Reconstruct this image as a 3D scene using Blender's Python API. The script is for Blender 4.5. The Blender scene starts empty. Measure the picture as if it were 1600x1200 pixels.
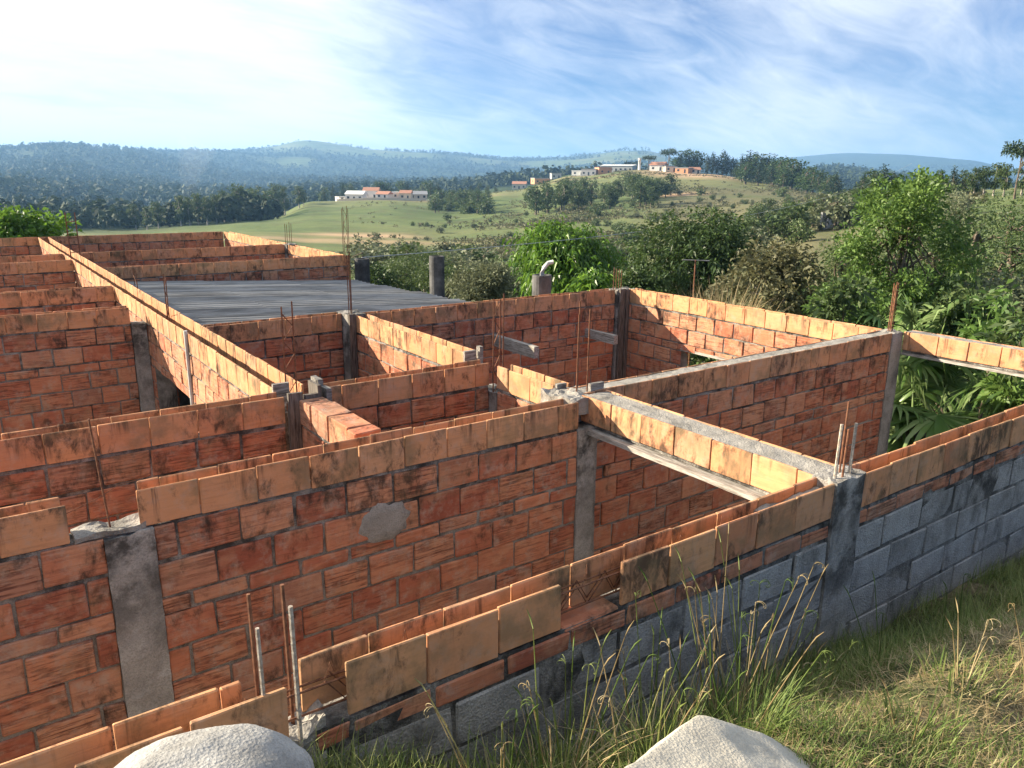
import bpy, math, random
import numpy as np
from mathutils import Vector, Matrix, noise as mnoise

random.seed(7); rng = np.random.default_rng(11)
scene = bpy.context.scene
COL = scene.collection
R_ = math.radians

# ------------------------------------------------------------------ camera
FPX = 1215.08                                   # focal length in pixels of a 1600 px wide frame
YAW, PITCH, ROLL = R_(35.627), R_(14.82), R_(-0.557)
EYE = Vector((0, 0, 1.5))
fwd = Vector((math.sin(YAW)*math.cos(PITCH), math.cos(YAW)*math.cos(PITCH), -math.sin(PITCH)))
rgt = Vector((math.cos(YAW), -math.sin(YAW), 0)); dwn = fwd.cross(rgt)
cr, sr = math.cos(ROLL), math.sin(ROLL)
r2 = rgt*cr + dwn*sr; d2 = dwn*cr - rgt*sr
cam = bpy.data.cameras.new('camera'); cam_o = bpy.data.objects.new('camera', cam); COL.objects.link(cam_o)
cam.sensor_width = 36; cam.lens = FPX/1600*36; cam.clip_start = .05; cam.clip_end = 60000
cam_o.matrix_world = Matrix(((r2.x, -d2.x, -fwd.x, EYE.x), (r2.y, -d2.y, -fwd.y, EYE.y), (r2.z, -d2.z, -fwd.z, EYE.z), (0, 0, 0, 1)))
scene.camera = cam_o

# ------------------------------------------------------------------ light
SUN = Vector((-.92, 1.0, .535)).normalized()
world = bpy.data.worlds.new('World'); scene.world = world; world.use_nodes = True
wt = world.node_tree; wt.nodes.clear()
def wn(t, **k):
    n = wt.nodes.new(t)
    for a, b in k.items(): setattr(n, a, b)
    return n
def wmath(op, a, b=None, clamp=False):
    n = wn('ShaderNodeMath', operation=op, use_clamp=clamp)
    for i, v in enumerate((a, b)):
        if v is None: continue
        if isinstance(v, (int, float)): n.inputs[i].default_value = v
        else: wt.links.new(v, n.inputs[i])
    return n.outputs[0]
sky = wn('ShaderNodeTexSky', sky_type='NISHITA', sun_disc=False, sun_elevation=math.asin(SUN.z), sun_rotation=math.atan2(SUN.x, SUN.y))
sky.altitude = 800; sky.air_density = 1.0; sky.dust_density = .5; sky.ozone_density = 4.0
tc = wn('ShaderNodeTexCoord')
sep = wn('ShaderNodeSeparateXYZ'); wt.links.new(tc.outputs['Generated'], sep.inputs[0])
# high thin cloud: noise on a plane far overhead, stretched the way the cirrus lies
zc = wmath('MAXIMUM', sep.outputs[2], .02)
zc = wmath('ADD', zc, .30)
px_ = wmath('DIVIDE', sep.outputs[0], zc); py_ = wmath('DIVIDE', sep.outputs[1], zc)
comb = wn('ShaderNodeCombineXYZ'); wt.links.new(px_, comb.inputs[0]); wt.links.new(py_, comb.inputs[1])
mp = wn('ShaderNodeMapping'); wt.links.new(comb.outputs[0], mp.inputs[0])
mp.inputs['Rotation'].default_value = (0, 0, R_(20)); mp.inputs['Scale'].default_value = (.75, 1.9, 1); mp.inputs['Location'].default_value = (1.3, .35, 0)
nz = wn('ShaderNodeTexNoise'); wt.links.new(mp.outputs[0], nz.inputs['Vector'])
nz.inputs['Scale'].default_value = 1.15; nz.inputs['Detail'].default_value = 9; nz.inputs['Roughness'].default_value = .58; nz.inputs['Distortion'].default_value = .7
# a bank of high cloud on the sun's side, torn open in one place, thinning to clear sky opposite
def toward(v, a, b):
    n = wn('ShaderNodeVectorMath', operation='DOT_PRODUCT'); wt.links.new(tc.outputs['Generated'], n.inputs[0]); n.inputs[1].default_value = Vector(v).normalized()
    m = wn('ShaderNodeMapRange', interpolation_type='SMOOTHSTEP'); wt.links.new(n.outputs['Value'], m.inputs[0]); m.inputs[1].default_value = a; m.inputs[2].default_value = b
    return m.outputs[0]
bank = toward((-.45, .89, -.05), -.55, 1.0)
tear = toward((0.603, 0.784, 0.147), .955, .999)
wisp = toward((0.760, 0.631, 0.156), .90, .995)
nz2 = wn('ShaderNodeTexNoise'); wt.links.new(mp.outputs[0], nz2.inputs['Vector']); nz2.inputs['Scale'].default_value = 3.8; nz2.inputs['Detail'].default_value = 8; nz2.inputs['Roughness'].default_value = .62; nz2.inputs['Distortion'].default_value = 1.1
cov = wmath('ADD', wmath('MULTIPLY', wmath('SUBTRACT', nz.outputs['Fac'], .5), 1.2), wmath('MULTIPLY', wmath('SUBTRACT', nz2.outputs['Fac'], .5), .80))
cov = wmath('ADD', cov, wmath('MULTIPLY', toward((0, 0, 1), .45, .85), .7))  # unseen cloud cover added overhead, to throw fill light on the shaded walls
cov = wmath('ADD', cov, wmath('SUBTRACT', wmath('ADD', wmath('MULTIPLY', bank, 1.15), wmath('MULTIPLY', wisp, .16)), wmath('MULTIPLY', tear, .60)))
mr = wn('ShaderNodeMapRange', interpolation_type='SMOOTHSTEP'); wt.links.new(cov, mr.inputs[0])
mr.inputs[1].default_value = -.15; mr.inputs[2].default_value = 1.15; mr.inputs[3].default_value = 0; mr.inputs[4].default_value = .95
mix = wn('ShaderNodeMix', data_type='RGBA'); wt.links.new(mr.outputs[0], mix.inputs[0])
clear = wn('ShaderNodeMix', data_type='RGBA', blend_type='MULTIPLY'); clear.inputs[0].default_value = 1; wt.links.new(sky.outputs[0], clear.inputs[6]); clear.inputs[7].default_value = (.215, .30, .42, 1)
wt.links.new(clear.outputs[2], mix.inputs[6]); mix.inputs[7].default_value = (3.65, 3.8, 3.95, 1)
bg = wn('ShaderNodeBackground'); bg.inputs[1].default_value = .10
wt.links.new(mix.outputs[2], bg.inputs[0])
wo = wn('ShaderNodeOutputWorld'); wt.links.new(bg.outputs[0], wo.inputs[0])

sl = bpy.data.lights.new('sun', 'SUN'); sl.energy = 4.9; sl.angle = R_(.55); sl.color = (1, .87, .67)
so = bpy.data.objects.new('sun', sl); COL.objects.link(so)
so.rotation_euler = (-SUN).to_track_quat('-Z', 'Y').to_euler(); so.location = SUN*50
scene.view_settings.view_transform = 'Standard'; scene.view_settings.look = 'None'
scene.view_settings.gamma = 1; scene.view_settings.exposure = 1.72
scene.render.engine = 'CYCLES'
cy = scene.cycles
cy.use_denoising = True; cy.max_bounces = 6; cy.diffuse_bounces = 3; cy.transparent_max_bounces = 12; cy.volume_bounces = 0
cy.use_adaptive_sampling = True

# ------------------------------------------------------------------ helpers
def link(name, me, mat=None, parent=None, **p):
    o = bpy.data.objects.new(name, me); COL.objects.link(o)
    if mat is not None and me is not None and not me.materials: me.materials.append(mat)
    if parent is not None: o.parent = parent
    for k, v in p.items(): o[k] = v
    return o
def empty(name, loc, label, category, group=None, rz=0):
    o = bpy.data.objects.new(name, None); COL.objects.link(o); o.location = loc; o.rotation_euler.z = rz
    o['label'] = label; o['category'] = category
    if group: o['group'] = group
    return o
def copy_tree(o, parent=None):
    c = o.copy(); COL.objects.link(c); c.parent = parent
    for ch in o.children: copy_tree(ch, c)
    return c
def mesh_np(name, V, F, rnd=None, smooth=False):
    V = np.asarray(V, np.float32); F = np.asarray(F, np.int32); k = F.shape[1]
    me = bpy.data.meshes.new(name)
    me.vertices.add(len(V)); me.vertices.foreach_set('co', V.ravel())
    me.loops.add(F.size); me.loops.foreach_set('vertex_index', F.ravel())
    me.polygons.add(len(F)); me.polygons.foreach_set('loop_start', np.arange(0, F.size, k, dtype=np.int32))
    if smooth: me.polygons.foreach_set('use_smooth', np.ones(len(F), bool))
    if rnd is not None:
        a = me.attributes.new('rnd', 'FLOAT', 'POINT'); a.data.foreach_set('value', np.asarray(rnd, np.float32))
    me.update(calc_edges=True); me.validate(); return me
class MB:                                       # collects shapes into one mesh
    def __init__(s): s.v = []; s.f = []
    def add(s, v, f):
        n = len(s.v); s.v += [tuple(p) for p in v]; s.f += [tuple(i+n for i in q) for q in f]
    def box(s, x0, x1, y0, y1, z0, z1):
        s.add([(x, y, z) for z in (z0, z1) for y in (y0, y1) for x in (x0, x1)],
              [(0, 2, 3, 1), (4, 5, 7, 6), (0, 1, 5, 4), (2, 6, 7, 3), (0, 4, 6, 2), (1, 3, 7, 5)])
    def tube(s, pts, r, n=6, cap=True):
        pts = [Vector(p) for p in pts]; rs = r if isinstance(r, (list, tuple)) else [r]*len(pts)
        V = []
        ref = Vector((.31, .17, .94))
        for i, p in enumerate(pts):
            t = (pts[min(i+1, len(pts)-1)]-pts[max(i-1, 0)])
            t = t.normalized() if t.length > 1e-9 else Vector((0, 0, 1))
            rf = ref if abs(t.dot(ref)) < .95 else Vector((1, 0, 0))
            a = t.cross(rf).normalized(); b = t.cross(a)
            V += [p+(a*math.cos(2*math.pi*k/n)+b*math.sin(2*math.pi*k/n))*rs[i] for k in range(n)]
        F = [(i*n+k, i*n+(k+1) % n, (i+1)*n+(k+1) % n, (i+1)*n+k) for i in range(len(pts)-1) for k in range(n)]
        if cap: F += [tuple(range(n)), tuple(range((len(pts)-1)*n, len(pts)*n))[::-1]]
        s.add(V, F)
    def mesh(s, name, smooth=False):
        me = bpy.data.meshes.new(name); me.from_pydata(s.v, [], s.f); me.update()
        if smooth:
            me.polygons.foreach_set('use_smooth', [True]*len(me.polygons))
        return me
def nval(x, y, z, s=1.0): return mnoise.noise(Vector((x*s, y*s, z*s)))
def rough_box(x0, x1, y0, y1, z0, z1, step=.06, amp=.008, seed=0, top_amp=None, lump=0):
    """a box whose faces are cut into a grid and roughened: poured concrete, never quite straight"""
    nx = max(1, round((x1-x0)/step)); ny = max(1, round((y1-y0)/step)); nz_ = max(1, round((z1-z0)/step))
    idx = {}; V = []; F = []
    ta = amp if top_amp is None else top_amp
    def vid(i, j, k):
        if (i, j, k) not in idx:
            x = x0+(x1-x0)*i/nx; y = y0+(y1-y0)*j/ny; z = z0+(z1-z0)*k/nz_
            q = Vector((x*9+seed, y*9, z*9)); d = mnoise.noise_vector(q)*amp + mnoise.noise_vector(q*2.7)*amp*.6
            if k == nz_: d.z = (mnoise.noise(q*.8)+.7*mnoise.noise(q*2.3))*ta + lump*(1-((2*i/nx-1)**2+(2*j/ny-1)**2)*.6)
            idx[i, j, k] = len(V); V.append((x+d.x, y+d.y, z+d.z))
        return idx[i, j, k]
    for i in range(nx):
        for j in range(ny):
            F.append((vid(i, j, nz_), vid(i+1, j, nz_), vid(i+1, j+1, nz_), vid(i, j+1, nz_)))
            F.append((vid(i, j, 0), vid(i, j+1, 0), vid(i+1, j+1, 0), vid(i+1, j, 0)))
    for k in range(nz_):
        for i in range(nx):
            F.append((vid(i, 0, k), vid(i+1, 0, k), vid(i+1, 0, k+1), vid(i, 0, k+1)))
            F.append((vid(i, ny, k), vid(i, ny, k+1), vid(i+1, ny, k+1), vid(i+1, ny, k)))
        for j in range(ny):
            F.append((vid(0, j, k), vid(0, j, k+1), vid(0, j+1, k+1), vid(0, j+1, k)))
            F.append((vid(nx, j, k), vid(nx, j+1, k), vid(nx, j+1, k+1), vid(nx, j, k+1)))
    return V, F

# ------------------------------------------------------------------ materials
class NT:
    def __init__(s, name):
        s.m = bpy.data.materials.new(name); s.m.use_nodes = True; s.t = s.m.node_tree; s.t.nodes.clear()
        s.out = s.n('ShaderNodeOutputMaterial')
    def n(s, t, **k):
        n = s.t.nodes.new(t)
        for a, b in k.items(): setattr(n, a, b)
        return n
    def put(s, sock, v):
        if v is None: return
        if isinstance(v, bpy.types.NodeSocket): s.t.links.new(v, sock)
        else: sock.default_value = (*v, 1) if isinstance(v, tuple) and len(v) == 3 and sock.type == 'RGBA' else v
    def math(s, op, a, b=None, clamp=False):
        n = s.n('ShaderNodeMath', operation=op, use_clamp=clamp); s.put(n.inputs[0], a); s.put(n.inputs[1], b); return n.outputs[0]
    def mix(s, fac, a, b, mode='MIX'):
        n = s.n('ShaderNodeMix', data_type='RGBA', blend_type=mode); s.put(n.inputs[0], fac); s.put(n.inputs[6], a); s.put(n.inputs[7], b); return n.outputs[2]
    def noise(s, vec, scale, detail=4, rough=.55, dist=0):
        n = s.n('ShaderNodeTexNoise'); s.put(n.inputs['Vector'], vec); n.inputs['Scale'].default_value = scale
        n.inputs['Detail'].default_value = detail; n.inputs['Roughness'].default_value = rough; n.inputs['Distortion'].default_value = dist
        return n.outputs['Fac']
    def range(s, v, a, b, c=0., d=1., smooth=True):
        n = s.n('ShaderNodeMapRange'); n.interpolation_type = 'SMOOTHSTEP' if smooth else 'LINEAR'
        s.put(n.inputs[0], v)
        for i, q in enumerate((a, b, c, d)): n.inputs[i+1].default_value = q
        return n.outputs[0]
    def mapping(s, vec, scale=(1, 1, 1), loc=(0, 0, 0), rot=(0, 0, 0)):
        n = s.n('ShaderNodeMapping'); s.put(n.inputs[0], vec); n.inputs['Scale'].default_value = scale; n.inputs['Location'].default_value = loc; n.inputs['Rotation'].default_value = rot
        return n.outputs[0]
    def ramp(s, fac, stops):
        n = s.n('ShaderNodeValToRGB'); s.put(n.inputs[0], fac); e = n.color_ramp.elements
        while len(e) < len(stops): e.new(.5)
        for q, (p, c) in zip(e, stops): q.position = p; q.color = (*c, 1)
        return n.outputs[0]
    def bump(s, h, strength=.5, dist=.01, normal=None):
        n = s.n('ShaderNodeBump'); s.put(n.inputs['Height'], h); n.inputs['Strength'].default_value = strength; n.inputs['Distance'].default_value = dist
        if normal is not None: s.put(n.inputs['Normal'], normal)
        return n.outputs[0]
    def bsdf(s, col, rough=.9, normal=None, spec=.25, metal=0, **k):
        n = s.n('ShaderNodeBsdfPrincipled'); s.put(n.inputs['Base Color'], col); s.put(n.inputs['Roughness'], rough)
        n.inputs['Specular IOR Level'].default_value = spec; n.inputs['Metallic'].default_value = metal
        if normal is not None: s.put(n.inputs['Normal'], normal)
        return n.outputs[0]
    def done(s, sh): s.t.links.new(sh, s.out.inputs[0]); return s.m
    def pos(s): return s.n('ShaderNodeNewGeometry').outputs['Position']
    def obj(s): return s.n('ShaderNodeTexCoord').outputs['Object']
    def rnd(s):
        a = s.n('ShaderNodeAttribute', attribute_name='rnd').outputs['Fac']; o = s.n('ShaderNodeObjectInfo').outputs['Random']
        return s.math('FRACT', s.math('ADD', a, o))

def m_brick(name, tile=False):
    t = NT(name); P = t.pos(); O = t.obj(); r = t.rnd()
    col = t.ramp(r, [(0, (.32, .095, .056)), (.15, (.44, .150, .082)), (.4, (.53, .215, .115)), (.55, (.41, .130, .072)), (.75, (.54, .245, .135)), (.88, (.46, .215, .13)), (1, (.36, .17, .11))] if not tile else
                 [(0, (.52, .22, .11)), (.35, (.60, .285, .135)), (.6, (.55, .255, .125)), (.8, (.62, .32, .155)), (1, (.50, .26, .15))])
    off = t.n('ShaderNodeVectorMath', operation='ADD'); t.put(off.inputs[0], P)
    sc_ = t.n('ShaderNodeCombineXYZ'); t.put(sc_.inputs[0], t.math('MULTIPLY', r, 37.)); t.put(sc_.inputs[1], t.math('MULTIPLY', r, 23.)); t.put(sc_.inputs[2], t.math('MULTIPLY', r, 11.)); t.put(off.inputs[1], sc_.outputs[0])
    PP = off.outputs[0]
    mot = t.noise(PP, 6, 5, .6)
    # drag marks of the extruder: thin straight streaks along the block, deep in some blocks and faint in others
    s1 = t.noise(t.mapping(PP, (2.4, 2.4, 70)), 1.0, 4, .7); s2 = t.noise(t.mapping(PP, (7, 7, 34)), 1.0, 5, .65)
    gro = t.math('MAXIMUM', t.range(s1, .50, .62), t.math('MULTIPLY', t.range(s2, .48, .64), .9))
    much = t.math('MULTIPLY', t.range(t.math('FRACT', t.math('MULTIPLY', r, 7.31)), .1, .8, .35, 1.), t.range(mot, .28, .52, .35, 1.))
    col = t.mix(t.math('MULTIPLY', t.math('MULTIPLY', gro, much), .95 if not tile else .2), col, (.115, .040, .028))
    col = t.mix(t.range(mot, .44, .70, 0, .55), col, (.58, .30, .17))
    # mortar smears and grey dust
    du = t.noise(PP, 11, 7, .72)
    col = t.mix(t.range(du, .47, .72, 0, .62 if not tile else .4), col, (.42, .33, .26))
    # black mould: broad clouds of small specks, and runs from the top edge
    area = t.noise(P, 1.6, 4, .6); area2 = t.noise(PP, 3.4, 3, .55)
    sp = t.noise(t.mapping(PP, (1, 1, .55)), 15 if tile else 12, 8, .74, .3)
    zz = t.n('ShaderNodeSeparateXYZ'); t.put(zz.inputs[0], P); hi_ = t.range(zz.outputs[2], -.75, -.15, 0, .075)
    k = t.range(t.math('ADD', t.math('ADD', t.math('MULTIPLY', sp, .75), hi_), t.math('ADD', t.math('MULTIPLY', area, .42), t.math('MULTIPLY', area2, .45))), .865 if tile else .86, 1.05, 0, .86)
    run = t.noise(t.mapping(PP, (13, 13, .9)), 1.0, 5, .7)
    k = t.math('MAXIMUM', k, t.math('MULTIPLY', t.range(run, .52, .68, 0, .8), t.range(t.math('ADD', zz.outputs[2], t.math('MULTIPLY', t.math('SUBTRACT', area2, .5), .5)), -.22, -.02)))
    col = t.mix(k, col, (.032, .027, .022))
    ol = t.noise(PP, 4.2, 5, .62); col = t.mix(t.range(t.math('ADD', ol, t.math('MULTIPLY', hi_, .9)), .52, .74, 0, .62 if tile else .35), col, (.19, .140, .078))
    fine = t.noise(PP, 110, 4, .75); pit = t.noise(PP, 26, 5, .65)
    h = t.math('ADD', t.math('MULTIPLY', t.math('MULTIPLY', gro, much), -.55 if not tile else -.06), t.math('ADD', t.math('MULTIPLY', fine, .25), t.math('MULTIPLY', pit, .6)))
    return t.done(t.bsdf(col, .92, t.bump(h, .8 if not tile else .55, .006), .15))
def m_concrete(name, lo, hi, dirt=(.05, .045, .04), dirtk=.6, bump=.7, scale=1.0, grit=1.0, mould=False):
    t = NT(name); P = t.pos(); r = t.rnd()
    off = t.n('ShaderNodeVectorMath', operation='ADD'); t.put(off.inputs[0], P); cx = t.n('ShaderNodeCombineXYZ'); t.put(cx.inputs[0], t.math('MULTIPLY', r, 19.)); t.put(off.inputs[1], cx.outputs[0]); P2 = off.outputs[0]
    a = t.noise(P2, 6*scale, 6, .65); col = t.mix(t.range(a, .3, .7), lo, hi)
    col = t.mix(t.math('MULTIPLY', r, .35), col, tuple(min(1, c*1.25) for c in hi))
    if mould: zz = t.n('ShaderNodeSeparateXYZ'); t.put(zz.inputs[0], P); mk = t.math('MULTIPLY', t.range(zz.outputs[2], -.95, -.30, .15, 1.), t.range(t.noise(P2, 5, 6, .7), .40, .60, 0, .88)); col = t.mix(mk, col, (.025, .023, .021))
    b = t.noise(t.mapping(P2, (1, 1, .45)), 3.2*scale, 7, .68, .3); col = t.mix(t.range(b, .50, .72, 0, dirtk), col, dirt)
    g = t.noise(P2, 130*scale, 3, .7); col = t.mix(t.range(g, .40, .72, 0, .45*grit), col, tuple(c*.35 for c in lo))
    v = t.n('ShaderNodeTexVoronoi'); t.put(v.inputs['Vector'], P2); v.inputs['Scale'].default_value = 85*scale
    h = t.math('ADD', t.math('MULTIPLY', g, .6), t.math('ADD', t.math('MULTIPLY', v.outputs['Distance'], .5), t.noise(P2, 22*scale, 5, .7)))
    return t.done(t.bsdf(col, .95, t.bump(h, bump, .008), .15))
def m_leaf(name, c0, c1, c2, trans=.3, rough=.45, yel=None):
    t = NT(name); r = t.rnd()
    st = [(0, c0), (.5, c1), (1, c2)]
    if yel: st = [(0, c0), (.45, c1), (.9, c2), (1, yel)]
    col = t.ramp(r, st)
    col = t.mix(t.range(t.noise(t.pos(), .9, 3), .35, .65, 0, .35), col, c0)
    b = t.bsdf(col, rough, None, .3)
    tr = t.n('ShaderNodeBsdfTranslucent'); t.put(tr.inputs[0], t.mix(.5, col, c2))
    m = t.n('ShaderNodeMixShader'); m.inputs[0].default_value = trans; t.t.links.new(b, m.inputs[1]); t.t.links.new(tr.outputs[0], m.inputs[2])
    return t.done(m.outputs[0])
def m_simple(name, a, b, scale=8, rough=.8, spec=.25, metal=0, bump=.3, stretch=(1, 1, 1), dist=.005):
    t = NT(name); P = t.mapping(t.pos(), stretch); n = t.noise(P, scale, 6, .65)
    col = t.mix(t.range(n, .3, .7), a, b)
    return t.done(t.bsdf(col, rough, t.bump(n, bump, dist), spec, metal))

M = {}
M['brick'] = m_brick('fired_clay_brick'); M['tile'] = m_brick('fired_clay_tile', True)
M['mortar'] = m_concrete('mortar', (.17, .158, .142), (.40, .375, .335), dirt=(.028, .026, .023), dirtk=1.0, bump=1.0, scale=1.3, mould=True)
M['concrete'] = m_concrete('poured_concrete', (.20, .185, .16), (.36, .335, .30), dirtk=.75)
M['column'] = m_concrete('column_concrete', (.24, .225, .20), (.42, .395, .36), dirt=(.06, .056, .052), dirtk=.8, bump=.6, mould=True)
M['block'] = m_concrete('concrete_block', (.235, .222, .20), (.42, .40, .37), dirt=(.05, .047, .042), dirtk=.88, bump=1.0)
M['pale'] = m_concrete('pale_rough_concrete', (.25, .24, .225), (.40, .39, .37), dirt=(.14, .13, .115), dirtk=.6, bump=.55, scale=1.3, grit=.9)
M['pale2'] = m_concrete('cream_rough_concrete', (.36, .33, .275), (.52, .48, .40), dirt=(.22, .19, .15), dirtk=.4, bump=.45, scale=1.2, grit=.6)
M['wood'] = m_simple('weathered_board', (.055, .045, .038), (.20, .175, .15), 3.0, .9, .1, 0, .8, (22, 22, 2.0), .006)
M['wood_h'] = m_simple('weathered_plank', (.16, .14, .12), (.44, .41, .37), 3.0, .9, .1, 0, .6, (22, 2.5, 22), .005)
M['wood_x'] = m_simple('grey_plank', (.10, .09, .08), (.34, .32, .29), 3.0, .9, .1, 0, .6, (3, 20, 20), .005)
M['rust'] = m_simple('rusty_steel', (.11, .045, .026), (.26, .12, .065), 40, .85, .3, .15, .5)
M['cemented'] = m_simple('cement_coated_bar', (.26, .20, .15), (.50, .45, .38), 60, .95, .1, 0, 1.0)
M['fibro'] = m_simple('fibre_cement_sheet', (.14, .138, .132), (.34, .335, .32), 1.6, .95, .1, 0, .3, (.5, 3, 3))
M['pipe'] = m_simple('concrete_pipe', (.025, .025, .025), (.13, .13, .128), 3, .9, .2, 0, .4)
M['plastic'] = m_simple('pale_plastic', (.35, .35, .34), (.5, .5, .48), 5, .5, .4)
M['bark'] = m_simple('bark', (.06, .045, .032), (.19, .155, .12), 9, .95, .1, 0, .8, (1, 1, .3))
M['bark_pale'] = m_simple('pale_bark', (.20, .17, .14), (.40, .36, .31), 6, .9, .1, 0, .5, (1, 1, .3))

# ------------------------------------------------------------------ the unfinished house
house = empty('unfinished_house', (0, 0, -2.6), 'roofless unfinished house of red clay brick walls with open room tops', 'house')
HOFF = Vector((0, 0, 2.6))                       # parts are given in world metres; the wall tops lie at z = 0
def hpart(name, me, mat, parent=None, **p):
    o = link(name, me, mat, parent or house, **p)
    if parent is None: o.location = HOFF
    return o
_cache = {}
def chamfer(L, T, h, var, b=.005, jit=.0045):
    key = (round(L, 2), round(T, 3), round(h, 3), var, b)
    if key in _cache: return _cache[key]
    L, T, h = key[0], key[1], key[2]
    rs = random.Random(hash(key) & 0xffff)
    V = []; idx = {}
    for sx in (-1, 1):
        for sy in (-1, 1):
            for sz in (-1, 1):
                for ax in range(3):
                    p = [sx*(L/2), sy*(T/2), sz*(h/2)]
                    for k in range(3):
                        if k != ax: p[k] -= (sx, sy, sz)[k]*b*rs.uniform(.6, 1.5)
                    idx[sx, sy, sz, ax] = len(V); V.append(p)
    cj = {(sx, sy, sz): [rs.uniform(-jit, jit)*(1 if T > .03 else .45) for _ in range(3)] for sx in (-1, 1) for sy in (-1, 1) for sz in (-1, 1)}
    for (sx, sy, sz, ax), i in idx.items(): V[i] = tuple(a+c for a, c in zip(V[i], cj[sx, sy, sz]))
    F = []
    sg = (-1, 1)
    for ax in range(3):
        u, v = [k for k in range(3) if k != ax]
        for s in sg:
            q = []
            for (a, c) in ((-1, -1), (1, -1), (1, 1), (-1, 1)):
                k = [0, 0, 0]; k[ax] = s; k[u] = a; k[v] = c; q.append(idx[k[0], k[1], k[2], ax])
            flip = (s < 0) ^ (ax == 1)
            F.append(tuple(q[::-1]) if flip else tuple(q))
    for ax in range(3):                          # edges along ax
        u, v = [k for k in range(3) if k != ax]
        for a in sg:
            for c in sg:
                k0 = [0, 0, 0]; k1 = [0, 0, 0]; k0[ax] = -1; k1[ax] = 1
                k0[u] = k1[u] = a; k0[v] = k1[v] = c
                q = (idx[(*k0, u)], idx[(*k1, u)], idx[(*k1, v)], idx[(*k0, v)])
                F.append(q)
    for sx in sg:
        for sy in sg:
            for sz in sg: F.append((idx[sx, sy, sz, 0], idx[sx, sy, sz, 1], idx[sx, sy, sz, 2]))
    me = bpy.data.meshes.new('block'); me.from_pydata(V, [], F)
    import bmesh
    bm = bmesh.new(); bm.from_mesh(me); bmesh.ops.recalc_face_normals(bm, faces=bm.faces); bm.to_mesh(me); bm.free()
    me.update(); _cache[key] = me; return me

PIECES = []                                      # (kind, wall, x, y, z, L, T, h, rz, tilt, seen)
def piece(kind, wall, axis, a0, a1, c0, c1, z0, z1, seen=True, tilt=0., yaw=0.):
    ca, cc, cz = (a0+a1)/2, (c0+c1)/2, (z0+z1)/2
    x, y = (ca, cc) if axis == 'x' else (cc, ca)
    PIECES.append((kind, wall, x, y, cz, a1-a0, c1-c0, z1-z0, (0 if axis == 'x' else math.pi/2)+yaw, tilt, seen))
def cut(iv, holes):
    out = [iv]
    for h0, h1 in holes:
        nx = []
        for a, b in out:
            if h1 <= a or h0 >= b: nx.append((a, b)); continue
            if h0 > a: nx.append((a, h0))
            if h1 < b: nx.append((h1, b))
        out = nx
    return [(a, b) for a, b in out if b-a > .03]
def axbox(mb, axis, a0, a1, c0, c1, z0, z1):
    if axis == 'x': mb.box(a0, a1, c0, c1, z0, z1)
    else: mb.box(c0, c1, a0, a1, z0, z1)
COURSES = [(-.402, -.214, 'brick'), (-.602, -.414, 'brick'), (-.702, -.614, 'thin_brick'), (-.902, -.714, 'brick'),
           (-1.102, -.914, 'brick'), (-1.302, -1.114, 'brick'), (-1.502, -1.314, 'brick'), (-1.702, -1.514, 'brick')]
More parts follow.
